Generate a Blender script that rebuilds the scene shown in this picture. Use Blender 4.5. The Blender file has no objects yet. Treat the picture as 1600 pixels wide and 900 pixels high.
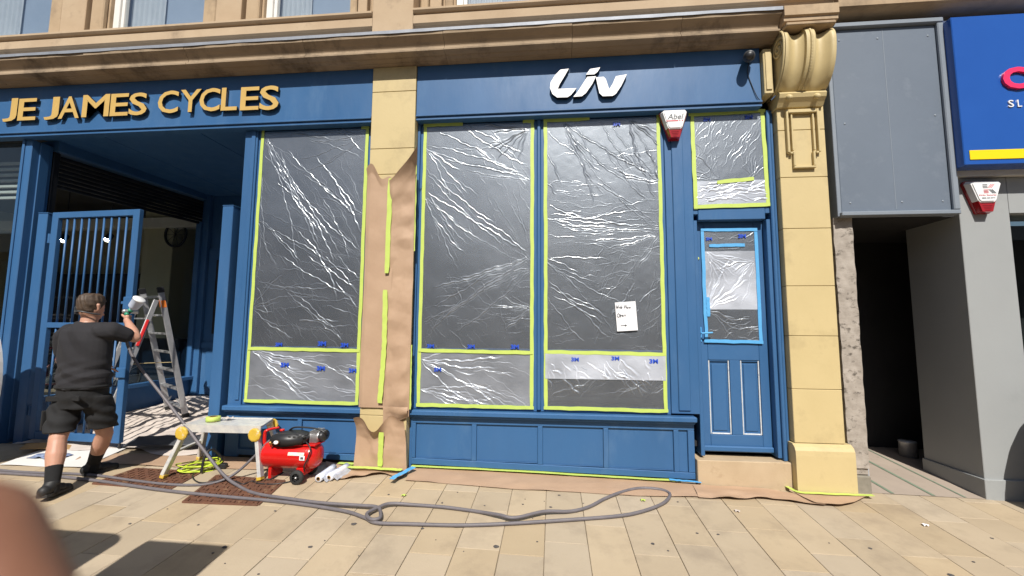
import bpy, bmesh, math, random
import numpy as np
from mathutils import Vector, Matrix
random.seed(7)
RNG = np.random.default_rng(11)
scene = bpy.context.scene
C = scene.collection

# ------------------------------------------------------------------ camera
cam_d = bpy.data.cameras.new('camera')
cam = bpy.data.objects.new('camera', cam_d); C.objects.link(cam)
r = Vector((0.99546873, 0.09487909, 0.00632174)); u = Vector((0.00269717, -0.0946289, 0.99550896)); d = Vector((-0.0950512, 0.99098099, 0.09445602))
cam.matrix_world = Matrix(((r.x, u.x, -d.x, 0.0), (r.y, u.y, -d.y, -4.3), (r.z, u.z, -d.z, 1.4208), (0, 0, 0, 1)))
cam_d.sensor_width = 36; cam_d.lens = 665.145 / 1600 * 36
cam_d.clip_start = 0.01; cam_d.clip_end = 2000
cam_d.dof.use_dof = True; cam_d.dof.focus_distance = 4.2; cam_d.dof.aperture_fstop = 4.6
scene.camera = cam
# ------------------------------------------------------------------ world and sun
SUN_EL, SUN_AZ = math.radians(46.5), math.radians(6.0)      # light travels towards +y and slightly -x
w = bpy.data.worlds.new('World'); scene.world = w; w.use_nodes = True
nt = w.node_tree; bg = nt.nodes['Background']
sky = nt.nodes.new('ShaderNodeTexSky'); sky.sky_type = 'NISHITA'; sky.sun_disc = False
sky.sun_elevation = SUN_EL; sky.sun_rotation = math.radians(180) - SUN_AZ
sky.air_density = 1.0; sky.dust_density = 1.2; sky.ozone_density = 1.2
nt.links.new(sky.outputs[0], bg.inputs[0]); bg.inputs[1].default_value = 0.06
sun_d = bpy.data.lights.new('sun', 'SUN'); sun_d.energy = 5.0; sun_d.angle = math.radians(0.53); sun_d.color = (1.0, 0.955, 0.88)
sun = bpy.data.objects.new('sun', sun_d); C.objects.link(sun)
sdir = Vector((-math.sin(SUN_AZ) * math.cos(SUN_EL), math.cos(SUN_AZ) * math.cos(SUN_EL), -math.sin(SUN_EL)))
sun.rotation_euler = sdir.to_track_quat('-Z', 'Y').to_euler(); sun.location = (6, -12, 14)
scene.view_settings.view_transform = 'Standard'; scene.view_settings.look = 'None'
scene.view_settings.exposure = 0.25; scene.view_settings.gamma = 1.0
scene.cycles.max_bounces = 8; scene.cycles.transparent_max_bounces = 16

# ------------------------------------------------------------------ helpers
def gz(x, y): return 0.012 - 0.0165 * x + 0.0712 * y       # the pavement rises to the shopfront and to the left
GN = Vector((0.0165, -0.0712, 1)).normalized()

def setlabel(o, label=None, cat=None, group=None, kind=None):
    if label: o['label'] = label
    if cat: o['category'] = cat
    if group: o['group'] = group
    if kind: o['kind'] = kind
    return o
def thing(name, label, cat, loc=(0, 0, 0), group=None):
    o = bpy.data.objects.new(name, None); C.objects.link(o); o.location = loc; o.empty_display_size = .1
    return setlabel(o, label, cat, group)
def adopt(o, parent):
    if parent is not None:
        o.parent = parent
        if parent.type == 'EMPTY': o.matrix_parent_inverse = Matrix.Translation(-Vector(parent.location))
    return o
def mk(name, bm, mat, parent=None, smooth=False):
    me = bpy.data.meshes.new(name)
    bmesh.ops.recalc_face_normals(bm, faces=bm.faces[:])
    bm.to_mesh(me); bm.free()
    if smooth:
        for p in me.polygons: p.use_smooth = True
    if mat: me.materials.append(mat)
    o = bpy.data.objects.new(name, me); C.objects.link(o)
    return adopt(o, parent)
def mkd(name, verts, faces, mat, parent=None, smooth=True):
    me = bpy.data.meshes.new(name); me.from_pydata([tuple(map(float, v)) for v in verts], [], faces); me.update()
    if smooth:
        me.polygons.foreach_set('use_smooth', [True] * len(me.polygons))
    if mat: me.materials.append(mat)
    o = bpy.data.objects.new(name, me); C.objects.link(o)
    return adopt(o, parent)
def B(): return bmesh.new()
def bx(bm, x0, x1, y0, y1, z0, z1, bev=0.0, seg=1, M=None):
    m = Matrix.Translation(((x0 + x1) / 2, (y0 + y1) / 2, (z0 + z1) / 2)) @ Matrix.Diagonal((abs(x1 - x0), abs(y1 - y0), abs(z1 - z0), 1))
    if M is not None: m = M @ m
    g = bmesh.ops.create_cube(bm, size=1, matrix=m)['verts']
    if bev > 0:
        es = list({e for v in g for e in v.link_edges})
        bmesh.ops.bevel(bm, geom=es, offset=bev, segments=seg, affect='EDGES', profile=.6)
    return bm
def box(name, x0, x1, y0, y1, z0, z1, mat, parent=None, bev=.004, seg=1):
    return mk(name, bx(B(), x0, x1, y0, y1, z0, z1, bev, seg), mat, parent)
def prof(bm, pts, x0, x1):                                   # (y,z) outline pushed along x
    a = [bm.verts.new((x0, p[0], p[1])) for p in pts]; b = [bm.verts.new((x1, p[0], p[1])) for p in pts]
    n = len(pts)
    for i in range(n): bm.faces.new((a[i], a[(i + 1) % n], b[(i + 1) % n], b[i]))
    bm.faces.new(a[::-1]); bm.faces.new(b)
    return bm
def prism(bm, pts, y0, y1):                                  # (x,z) outline pushed along y
    a = [bm.verts.new((p[0], y0, p[1])) for p in pts]; b = [bm.verts.new((p[0], y1, p[1])) for p in pts]
    n = len(pts)
    for i in range(n): bm.faces.new((a[i], a[(i + 1) % n], b[(i + 1) % n], b[i]))
    bm.faces.new(a[::-1]); bm.faces.new(b)
    return bm
def frame_of(dv):
    dv = Vector(dv).normalized(); up = Vector((0, 0, 1)) if abs(dv.z) < .95 else Vector((0, 1, 0))
    s = dv.cross(up).normalized(); t = s.cross(dv).normalized()
    return s, t, dv
def bar(bm, p0, p1, wd, ht, bev=0.0, side=None):             # square section bar from p0 to p1
    p0, p1 = Vector(p0), Vector(p1); s, t, dv = frame_of(p1 - p0)
    if side is not None:
        s = (Vector(side) - dv * Vector(side).dot(dv)).normalized(); t = s.cross(dv)
    M = Matrix(((s.x, t.x, dv.x, 0), (s.y, t.y, dv.y, 0), (s.z, t.z, dv.z, 0), (0, 0, 0, 1)))
    M = Matrix.Translation((p0 + p1) / 2) @ M
    L = (p1 - p0).length
    return bx(bm, -wd / 2, wd / 2, -ht / 2, ht / 2, -L / 2, L / 2, bev, 1, M)
def tube(bm, pts, rad, seg=10, closed=False, caps=True):
    pts = [Vector(p) for p in pts]; n = len(pts)
    rads = rad if isinstance(rad, (list, tuple)) else [rad] * n
    rings = []; prev = None
    for i, p in enumerate(pts):
        a = pts[(i - 1) % n] if (closed or i > 0) else p; b = pts[(i + 1) % n] if (closed or i < n - 1) else p
        t = (b - a).normalized()
        if prev is None: s, q, _ = frame_of(t)
        else:
            s = (prev - t * prev.dot(t)).normalized(); q = t.cross(s)
        prev = s
        if i == 0: q = t.cross(s)
        rings.append([bm.verts.new(p + (s * math.cos(k * 2 * math.pi / seg) + q * math.sin(k * 2 * math.pi / seg)) * rads[i]) for k in range(seg)])
    for i in range(n if closed else n - 1):
        A, Bq = rings[i], rings[(i + 1) % n]
        for k in range(seg):
            try: bm.faces.new((A[k], A[(k + 1) % seg], Bq[(k + 1) % seg], Bq[k]))
            except ValueError: pass
    if caps and not closed:
        bm.faces.new(rings[0][::-1]); bm.faces.new(rings[-1])
    return bm
def spline(pts, n=8):                                        # Catmull-Rom
    P = [Vector(p) for p in pts]; out = []
    for i in range(len(P) - 1):
        p0 = P[max(i - 1, 0)]; p1 = P[i]; p2 = P[i + 1]; p3 = P[min(i + 2, len(P) - 1)]
        for k in range(n):
            t = k / n
            out.append(.5 * ((2 * p1) + (p2 - p0) * t + (2 * p0 - 5 * p1 + 4 * p2 - p3) * t * t + (3 * p1 - p0 - 3 * p2 + p3) * t ** 3))
    out.append(P[-1]); return out
def lathe(bm, pr, org, axis=(0, 0, 1), seg=24, capped=True):  # profile of (radius, height)
    s, t, a = frame_of(axis); org = Vector(org); rings = []
    for (rr, h) in pr:
        rings.append([bm.verts.new(org + a * h + (s * math.cos(k * 2 * math.pi / seg) + t * math.sin(k * 2 * math.pi / seg)) * max(rr, 1e-4)) for k in range(seg)])
    for i in range(len(rings) - 1):
        for k in range(seg): bm.faces.new((rings[i][k], rings[i][(k + 1) % seg], rings[i + 1][(k + 1) % seg], rings[i + 1][k]))
    if capped:
        bm.faces.new(rings[0][::-1]); bm.faces.new(rings[-1])
    return bm
def gridmesh(nu, nv, fn):
    V = []; F = []
    for j in range(nv + 1):
        for i in range(nu + 1): V.append(fn(i / nu, j / nv))
    for j in range(nv):
        for i in range(nu):
            a = j * (nu + 1) + i; F.append((a, a + 1, a + nu + 2, a + nu + 1))
    return V, F
def text_bm(s, size=1.0, ext=.0, off=0.0, shear=0.0, res=3):
    cu = bpy.data.curves.new('t', 'FONT'); cu.body = s; cu.size = size; cu.extrude = ext; cu.offset = off; cu.shear = shear; cu.resolution_u = res
    o = bpy.data.objects.new('t', cu); C.objects.link(o)
    dg = bpy.context.evaluated_depsgraph_get(); me = bpy.data.meshes.new_from_object(o.evaluated_get(dg))
    bm = B(); bm.from_mesh(me); bpy.data.objects.remove(o); bpy.data.meshes.remove(me)
    return bm
def text_fit(s, x0, x1, z0, z1, y, depth, off=0.02, shear=0.0):
    """text standing in the xz plane facing -y, stretched to a box"""
    bm = text_bm(s, 1.0, .05 if depth > 0 else 0.0, off, shear)
    xs = [v.co.x for v in bm.verts]; ys = [v.co.y for v in bm.verts]
    ax, bxx, ay, by = min(xs), max(xs), min(ys), max(ys)
    for v in bm.verts:
        cx, cy, cz = v.co
        v.co = (x0 + (cx - ax) / (bxx - ax) * (x1 - x0), y - (cz / .05 * depth / 2 if depth > 0 else 0), z0 + (cy - ay) / (by - ay) * (z1 - z0))
    return bm
def hnoise(x, z, seed, sc):                                  # cheap smooth value noise, vectorised
    rg = np.random.default_rng(seed); out = np.zeros_like(x)
    for k in range(7):
        a = rg.uniform(0, 6.283); f = sc * rg.uniform(.6, 1.7); out += np.sin(f * (x * math.cos(a) + z * math.sin(a)) + rg.uniform(0, 6.28) + 1.3 * np.sin(f * .7 * (z * math.cos(a) - x * math.sin(a)) + rg.uniform(0, 6.28)))
    return out / 7

# ------------------------------------------------------------------ materials
def pmat(name, c1, c2=None, scale=4.0, rough=.6, metal=0.0, bump=0.0, bscale=90.0, spec=.5, dirt=None, dscale=2.0, dlo=.5, dhi=.75, rand=0.0, stretch=(1, 1, 1), rvar=0.0, coat=0.0, bdist=.003, trans=0.0):
    m = bpy.data.materials.new(name); m.use_nodes = True; t = m.node_tree; N = t.nodes; L = t.links; bs = N['Principled BSDF']
    tc = N.new('ShaderNodeTexCoord'); mp = N.new('ShaderNodeMapping'); mp.inputs['Scale'].default_value = stretch
    L.new(tc.outputs['Object'], mp.inputs[0])
    def noise(sc, det=6, ro=.6):
        n = N.new('ShaderNodeTexNoise'); n.inputs['Scale'].default_value = sc; n.inputs['Detail'].default_value = det; n.inputs['Roughness'].default_value = ro
        L.new(mp.outputs[0], n.inputs['Vector']); return n
    def ramp(src, lo, hi):
        q = N.new('ShaderNodeMapRange'); q.inputs[1].default_value = lo; q.inputs[2].default_value = hi; L.new(src, q.inputs[0]); return q.outputs[0]
    def mix(f, a, b):
        q = N.new('ShaderNodeMix'); q.data_type = 'RGBA'
        L.new(f, q.inputs[0])
        for i, v in ((6, a), (7, b)):
            if isinstance(v, tuple): q.inputs[i].default_value = (*v, 1)
            else: L.new(v, q.inputs[i])
        return q.outputs[2]
    n1 = noise(scale)
    col = mix(ramp(n1.outputs[0], .3, .7), c1, c2 if c2 else tuple(x * .86 for x in c1))
    if dirt:
        nd = noise(dscale, 9, .68); col = mix(ramp(nd.outputs[0], dlo, dhi), col, dirt)
    if rand > 0:
        oi = N.new('ShaderNodeObjectInfo'); h = N.new('ShaderNodeHueSaturation')
        q = N.new('ShaderNodeMapRange'); q.inputs[3].default_value = 1 - rand; q.inputs[4].default_value = 1 + rand
        L.new(oi.outputs['Random'], q.inputs[0]); L.new(q.outputs[0], h.inputs['Value']); L.new(col, h.inputs['Color']); 
        ml = N.new('ShaderNodeMath'); ml.operation = 'MULTIPLY'; ml.inputs[1].default_value = 7.31; L.new(oi.outputs['Random'], ml.inputs[0])
        fr = N.new('ShaderNodeMath'); fr.operation = 'FRACT'; L.new(ml.outputs[0], fr.inputs[0])
        q2 = N.new('ShaderNodeMapRange'); q2.inputs[3].default_value = .78; q2.inputs[4].default_value = 1.0; L.new(fr.outputs[0], q2.inputs[0]); L.new(q2.outputs[0], h.inputs['Saturation'])
        col = h.outputs[0]
    L.new(col, bs.inputs['Base Color'])
    bs.inputs['Roughness'].default_value = rough; bs.inputs['Metallic'].default_value = metal
    bs.inputs['Specular IOR Level'].default_value = spec; bs.inputs['Coat Weight'].default_value = coat
    if trans: bs.inputs['Transmission Weight'].default_value = trans
    if rvar:
        nr = noise(scale * 3); q = N.new('ShaderNodeMapRange'); q.inputs[1].default_value = .3; q.inputs[2].default_value = .7; q.inputs[3].default_value = max(rough - rvar, .02); q.inputs[4].default_value = min(rough + rvar, 1)
        L.new(nr.outputs[0], q.inputs[0]); L.new(q.outputs[0], bs.inputs['Roughness'])
    if bump > 0:
        nb = noise(bscale, 5); b = N.new('ShaderNodeBump'); b.inputs['Strength'].default_value = bump; b.inputs['Distance'].default_value = bdist
        L.new(nb.outputs[0], b.inputs['Height']); L.new(b.outputs[0], bs.inputs['Normal'])
    return m
def two_sided_fresnel(N, L, ior):
    fr = N.new('ShaderNodeFresnel'); ge = N.new('ShaderNodeNewGeometry'); mi = N.new('ShaderNodeMix'); mi.data_type = 'FLOAT'
    mi.inputs[2].default_value = ior; mi.inputs[3].default_value = 1 / ior; L.new(ge.outputs['Backfacing'], mi.inputs[0]); L.new(mi.outputs[0], fr.inputs[0])
    return fr
def glassmat(name, tint=(.75, .8, .8), refl=1.5, rough=.0):
    m = bpy.data.materials.new(name); m.use_nodes = True; t = m.node_tree; N = t.nodes; L = t.links
    N.remove(N['Principled BSDF']); out = N['Material Output']
    tr = N.new('ShaderNodeBsdfTransparent'); tr.inputs[0].default_value = (*tint, 1)
    gl = N.new('ShaderNodeBsdfGlossy'); gl.inputs['Roughness'].default_value = rough; gl.inputs[0].default_value = (1, 1, 1, 1)
    fr = two_sided_fresnel(N, L, refl)
    mx = N.new('ShaderNodeMixShader'); L.new(fr.outputs[0], mx.inputs[0]); L.new(tr.outputs[0], mx.inputs[1]); L.new(gl.outputs[0], mx.inputs[2]); L.new(mx.outputs[0], out.inputs[0])
    return m
def filmmat(name, haze=.13, tint=(.62, .64, .68), rough=.16, ior=1.55, bump=.35, bscale=55, cw=.5):
    m = bpy.data.materials.new(name); m.use_nodes = True; t = m.node_tree; N = t.nodes; L = t.links
    N.remove(N['Principled BSDF']); out = N['Material Output']
    tr = N.new('ShaderNodeBsdfTransparent'); tr.inputs[0].default_value = (*tint, 1)
    df = N.new('ShaderNodeBsdfDiffuse'); df.inputs[0].default_value = (.74, .78, .88, 1)
    gl = N.new('ShaderNodeBsdfGlossy'); gl.inputs['Roughness'].default_value = rough
    tc = N.new('ShaderNodeTexCoord'); mp = N.new('ShaderNodeMapping'); mp.inputs['Scale'].default_value = (1, 1, 1.6); mp.inputs['Rotation'].default_value = (0, .5, 0); L.new(tc.outputs['Object'], mp.inputs[0])
    nb = N.new('ShaderNodeTexNoise'); nb.inputs['Scale'].default_value = bscale; nb.inputs['Detail'].default_value = 3; nb.inputs['Distortion'].default_value = 1.5; L.new(mp.outputs[0], nb.inputs['Vector'])
    bp = N.new('ShaderNodeBump'); bp.inputs['Strength'].default_value = bump; bp.inputs['Distance'].default_value = .004; L.new(nb.outputs[0], bp.inputs['Height'])
    gw = N.new('ShaderNodeBsdfGlossy'); gw.inputs['Roughness'].default_value = .46; gw.inputs[0].default_value = (.80, .89, 1, 1); L.new(bp.outputs[0], gw.inputs['Normal'])
    L.new(bp.outputs[0], gl.inputs['Normal']); L.new(bp.outputs[0], df.inputs['Normal'])
    mg = N.new('ShaderNodeMixShader'); mg.inputs[0].default_value = .68; L.new(gl.outputs[0], mg.inputs[1]); L.new(gw.outputs[0], mg.inputs[2])
    n2 = N.new('ShaderNodeTexNoise'); n2.inputs['Scale'].default_value = 2.2; n2.inputs['Detail'].default_value = 5; L.new(mp.outputs[0], n2.inputs['Vector'])
    mr = N.new('ShaderNodeMapRange'); mr.inputs[1].default_value = .35; mr.inputs[2].default_value = .7; mr.inputs[3].default_value = haze * .7; mr.inputs[4].default_value = haze * 1.35; L.new(n2.outputs[0], mr.inputs[0])
    at = N.new('ShaderNodeAttribute'); at.attribute_name = 'crease'
    ml = N.new('ShaderNodeMath'); ml.operation = 'MULTIPLY_ADD'; ml.inputs[1].default_value = cw; ml.use_clamp = True; L.new(at.outputs['Fac'], ml.inputs[0]); L.new(mr.outputs[0], ml.inputs[2])
    m1 = N.new('ShaderNodeMixShader'); L.new(ml.outputs[0], m1.inputs[0]); L.new(tr.outputs[0], m1.inputs[1]); L.new(df.outputs[0], m1.inputs[2])
    fr = two_sided_fresnel(N, L, ior); L.new(bp.outputs[0], fr.inputs['Normal'])
    m2 = N.new('ShaderNodeMixShader'); L.new(fr.outputs[0], m2.inputs[0]); L.new(m1.outputs[0], m2.inputs[1]); L.new(mg.outputs[0], m2.inputs[2]); L.new(m2.outputs[0], out.inputs[0])
    return m
def emit(name, c, s):
    m = bpy.data.materials.new(name); m.use_nodes = True; b = m.node_tree.nodes['Principled BSDF']
    b.inputs['Base Color'].default_value = (*c, 1); b.inputs['Emission Color'].default_value = (*c, 1); b.inputs['Emission Strength'].default_value = s
    return m

BLUE = pmat('navy_paint', (.040, .124, .278), (.034, .105, .238), 1.6, rough=.45, bump=.22, bscale=28, stretch=(1, 1, .35), spec=.4, dirt=(.075, .16, .30), dscale=3, dlo=.55, dhi=.85, rvar=.10)
BLUEWORN = pmat('navy_paint_worn', (.040, .124, .278), (.035, .108, .244), 1.6, rough=.45, bump=.2, bscale=30, spec=.45, dirt=(.42, .45, .48), dscale=9, dlo=.70, dhi=.735, rvar=.06)
CREAM = pmat('cream_masonry_paint', (.545, .435, .225), (.51, .405, .205), 3, rough=.55, bump=.25, bscale=40, dirt=(.36, .28, .145), dscale=2.6, dlo=.54, dhi=.84)
STONE = pmat('sandstone', (.45, .335, .215), (.36, .255, .155), 2.5, rough=.85, bump=.5, bscale=45, dirt=(.16, .115, .075), dscale=2.2, dlo=.52, dhi=.78, stretch=(1, 1, .8))
STONEPINK = pmat('warm_sandstone', (.47, .355, .235), (.40, .29, .185), 2.5, rough=.85, bump=.4, bscale=50, dirt=(.25, .18, .12), dscale=3, dlo=.58, dhi=.8)
STONEDIRTY = pmat('weathered_sandstone', (.36, .27, .18), (.27, .20, .13), 2.0, rough=.9, bump=.6, bscale=40, dirt=(.085, .06, .04), dscale=2.4, dlo=.5, dhi=.72, stretch=(1, 1, .7))
LEAD = pmat('lead', (.36, .38, .42), (.28, .30, .34), 6, rough=.55, metal=.3, bump=.3, bscale=20)
SLAB = pmat('york_stone', (.43, .335, .215), (.39, .30, .19), 2.5, rough=.8, bump=.35, bscale=70, dirt=(.27, .205, .135), dscale=2.2, dlo=.50, dhi=.80, rand=.07)
MORTAR = pmat('mortar', (.23, .18, .12), (.16, .125, .085), 8, rough=.95, bump=.4)
STEP = pmat('buff_step_stone', (.47, .36, .235), (.42, .315, .20), 5, rough=.85, bump=.4, bscale=60, dirt=(.36, .26, .16), dscale=8, dlo=.55, dhi=.72)
ASPHALT = pmat('asphalt', (.05, .05, .05), (.035, .035, .036), 12, rough=.9, bump=.6, bscale=150)
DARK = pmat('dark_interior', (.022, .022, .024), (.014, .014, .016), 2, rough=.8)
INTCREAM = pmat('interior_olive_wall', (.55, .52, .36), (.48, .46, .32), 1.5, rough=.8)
GLASS = glassmat('shop_glass', (.8, .84, .84), 1.5)
UPGLASS = glassmat('upper_glass', (.97, .985, 1.0), 2.2)
FILM = filmmat('masking_film', .058, (.66, .68, .72), .15, 2.8, .3, 60, .17); FILM2 = filmmat('masking_film_double', .25, (.55, .57, .6), .16, 2.4, .4, 40, .36)
TAPE = pmat('lime_masking_tape', (.50, .61, .135), (.45, .57, .11), 14, rough=.55, bump=.2, bscale=120)
TAPEB = pmat('blue_masking_tape', (.10, .38, .70), (.08, .33, .64), 14, rough=.55, bump=.2, bscale=120)
PAPER = pmat('kraft_paper', (.435, .295, .195), (.385, .255, .165), 3, rough=.7, bump=.35, bscale=28, bdist=.004)
WHITEP = pmat('white_frame_paint', (.74, .73, .70), (.66, .65, .61), 4, rough=.4, bump=.1)
GOLD = pmat('gold_letter', (.56, .37, .115), (.52, .34, .10), 8, rough=.4, spec=.5)
LETTERSIDE = pmat('letter_return_black', (.012, .012, .014), rough=.5)
WHITE = pmat('white_plastic', (.80, .80, .80), (.77, .77, .78), 6, rough=.35)
RED = pmat('red_paint', (.62, .012, .010), (.52, .010, .008), 5, rough=.25, coat=.3)
REDLENS = pmat('red_lens', (.32, .008, .012), (.26, .006, .010), 9, rough=.2, coat=.4)
BLACKP = pmat('black_plastic', (.016, .016, .018), (.024, .024, .026), 9, rough=.42, bump=.2, bscale=160)
RUBBER = pmat('rubber', (.02, .02, .02), (.03, .03, .03), 9, rough=.75)
ALU = pmat('aluminium', (.62, .62, .63), (.50, .50, .51), 12, rough=.42, metal=.7, bump=.15, bscale=60, dirt=(.70, .68, .64), dscale=14, dlo=.6, dhi=.7)
ALUPAINT = pmat('paint_splashed_aluminium', (.62, .62, .63), (.52, .52, .53), 10, rough=.5, metal=.45, bump=.2, bscale=60, dirt=(.76, .74, .69), dscale=9, dlo=.36, dhi=.56)
YELLOWP = pmat('yellow_plastic', (.62, .42, .05), (.55, .36, .04), 14, rough=.5, dirt=(.62, .5, .3), dscale=20, dlo=.55, dhi=.65)
IRON = pmat('rusty_cast_iron', (.15, .062, .032), (.095, .042, .025), 10, rough=.85, bump=.6, bscale=70, dirt=(.26, .16, .09), dscale=14, dlo=.58, dhi=.7)
HOSE = pmat('grey_hose', (.115, .105, .115), (.15, .135, .145), 14, rough=.55, bump=.2, bscale=80)
CLOTH = pmat('dust_sheet', (.60, .53, .48), (.50, .43, .38), 4, rough=.9, bump=.4, bscale=60, dirt=(.16, .22, .36), dscale=4, dlo=.66, dhi=.76)
GREY = pmat('grey_board_paint', (.135, .165, .21), (.12, .148, .19), 2, rough=.5, bump=.25, bscale=25, dirt=(.175, .205, .25), dscale=4, dlo=.55, dhi=.8)
GREYTRIM = pmat('grey_trim_paint', (.22, .25, .29), (.19, .22, .26), 3, rough=.5, bump=.2)
GREYWALL = pmat('pale_grey_wall', (.30, .312, .315), (.28, .292, .295), 1.6, rough=.75, bump=.2, bscale=60, dirt=(.24, .25, .25), dscale=2, dlo=.6, dhi=.85)
SIGNBLUE = pmat('blue_sign_panel', (.014, .085, .36), (.012, .078, .34), 3, rough=.25, coat=.2)
YELLOW = pmat('yellow_vinyl', (.85, .62, .0), (.83, .60, .0), 5, rough=.4)
PINK = pmat('pink_letter', (.80, .03, .12), (.78, .03, .11), 5, rough=.35)
TIMBER = pmat('weathered_timber', (.40, .355, .31), (.27, .235, .20), 7, rough=.9, bump=.8, bscale=24, dirt=(.10, .085, .07), dscale=9, dlo=.55, dhi=.66, stretch=(1.5, 1.5, 2.2), bdist=.004)
SKIN = pmat('skin', (.52, .285, .20), (.46, .24, .165), 9, rough=.5, bump=.12, bscale=160)
SKIN.node_tree.nodes['Principled BSDF'].inputs['Subsurface Weight'].default_value = .08
HAIR = pmat('brown_hair', (.045, .028, .018), (.085, .055, .035), 40, rough=.6, bump=.8, bscale=120, stretch=(1, .3, 1))
TSHIRT = pmat('charcoal_cotton', (.013, .012, .015), (.020, .019, .022), 5, rough=.9, bump=.3, bscale=200, dirt=(.26, .26, .27), dscale=24, dlo=.70, dhi=.72)
SHORTS = pmat('black_work_cloth', (.006, .006, .007), (.010, .010, .011), 5, rough=.85, bump=.3, bscale=200)
SOCK = pmat('black_sock', (.008, .008, .009), (.012, .012, .013), 30, rough=.95)
SHOE = pmat('black_shoe', (.012, .012, .013), (.02, .02, .02), 12, rough=.6)
CARD = pmat('cardboard', (.46, .28, .12), (.40, .24, .10), 6, rough=.8, bump=.2)
ROLLM = pmat('clear_film_roll', (.72, .74, .80), (.62, .66, .78), 14, rough=.18, coat=.6, dirt=(.12, .22, .62), dscale=12, dlo=.60, dhi=.66)
LIMEC = pmat('lime_cable', (.55, .68, .05), (.48, .6, .04), 9, rough=.5)
INK = pmat('ink', (.02, .02, .03), rough=.6)
PRINTBLUE = pmat('blue_print', (.03, .09, .55), (.02, .07, .48), 20, rough=.4)
CHAR = pmat('charcoal_print', (.10, .11, .12), rough=.5)
REDPRINT = pmat('red_print', (.55, .03, .05), rough=.5)
#--BUILDING--
GUM = pmat('old_gum', (.06, .055, .055), (.10, .09, .085), 20, rough=.9)
FILLER = pmat('white_filler', (.62, .64, .66), (.45, .50, .56), 18, rough=.8, dirt=(.06, .16, .30), dscale=16, dlo=.60, dhi=.66)
LOCKY = pmat('lime_taped_lock', (.55, .62, .18), rough=.5)
JOINT = pmat('cream_joint', (.22, .165, .085), rough=.8)
CURTAIN = pmat('net_curtain', (.50, .54, .56), (.42, .46, .48), 6, rough=.9)
BLUEDARK = BLUE
SHUTTER = pmat('dark_shutter', (.012, .014, .018), (.02, .022, .026), 8, rough=.5, metal=.3)
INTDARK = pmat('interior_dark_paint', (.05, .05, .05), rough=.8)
UPGLASS2 = pmat('dull_glazing', (.02, .022, .026), rough=.1)
TIMBERW = pmat('whitewashed_jamb', (.40, .41, .43), (.30, .31, .33), 6, rough=.8, bump=.4)
PASSFLOOR = pmat('passage_flags', (.40, .33, .27), (.34, .28, .23), 3, rough=.75, bump=.3, bscale=30, dirt=(.20, .14, .10), dscale=6, dlo=.6, dhi=.7)
GREENSTRIP = pmat('green_strip', (.16, .21, .15), (.2, .25, .18), 9, rough=.8)
CONC = pmat('stone_foot', (.25, .225, .18), (.17, .155, .125), 9, rough=.9, bump=.6, bscale=40)
CHAR2 = pmat('camera_grey', (.055, .06, .065), (.08, .085, .09), 9, rough=.4)
FILM3 = filmmat('masking_film_bunched', .55, (.55, .57, .6), .16, 2.4, .45, 30, .4)
PAPERW = pmat('white_paper', (.82, .82, .85), (.80, .80, .83), 5, rough=.7)
WHITESHEET = pmat('white_card_sheet', (.72, .70, .67), (.64, .62, .59), 3, rough=.7, dirt=(.45, .42, .38), dscale=6, dlo=.62, dhi=.75)
RAG = pmat('blue_check_rag', (.30, .36, .50), (.08, .11, .22), 40, rough=.9)
CUP = pmat('translucent_cup', (.62, .68, .82), (.55, .62, .78), 8, rough=.35)
GREENP = pmat('green_plastic', (.03, .30, .17), rough=.4)
ORANGE = pmat('orange_label', (.85, .22, .03), rough=.5)
BRASS = pmat('brass', (.6, .35, .12), rough=.35, metal=.8)
YSTICK = pmat('pale_sticker', (.75, .68, .32), (.55, .60, .75), 28, rough=.4)
SLATE = pmat('slate_tile', (.05, .055, .065), (.075, .08, .09), 6, rough=.55)
REDPRINT2 = pmat('red_label', (.70, .03, .03), rough=.45)
BIKEP = pmat('bike_paint', (.03, .03, .035), (.25, .02, .02), 1.2, rough=.3)
BULB = emit('lit_bulb', (1.0, .9, .72), 160)
SKINB = pmat('photographer_skin', (.27, .125, .075), (.20, .09, .055), 40, rough=.5, bump=.1, bscale=300)
SKYTINT = pmat('pale_blue_sky_tint', (.30, .37, .46), (.25, .32, .40), 2, rough=.8)  # reflected sky put into a colour, for the upper windows
# ================================================================== SETTING
def quad(name, pts, mat, kind='structure', parent=None):
    return setlabel(mkd(name, pts, [tuple(range(len(pts)))], mat, parent, False), kind=kind if parent is None else None)
setlabel(mkd('ground', [(-300, -300, -.62), (300, -300, -.62), (300, 300, -.62), (-300, 300, -.62)], [(0, 1, 2, 3)], ASPHALT), kind='structure')
setlabel(mkd('road', [(-60, -13, -.50), (60, -13, -.50), (60, -5.2, -.50), (-60, -5.2, -.50)], [(0, 1, 2, 3)], ASPHALT), kind='structure')
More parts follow.
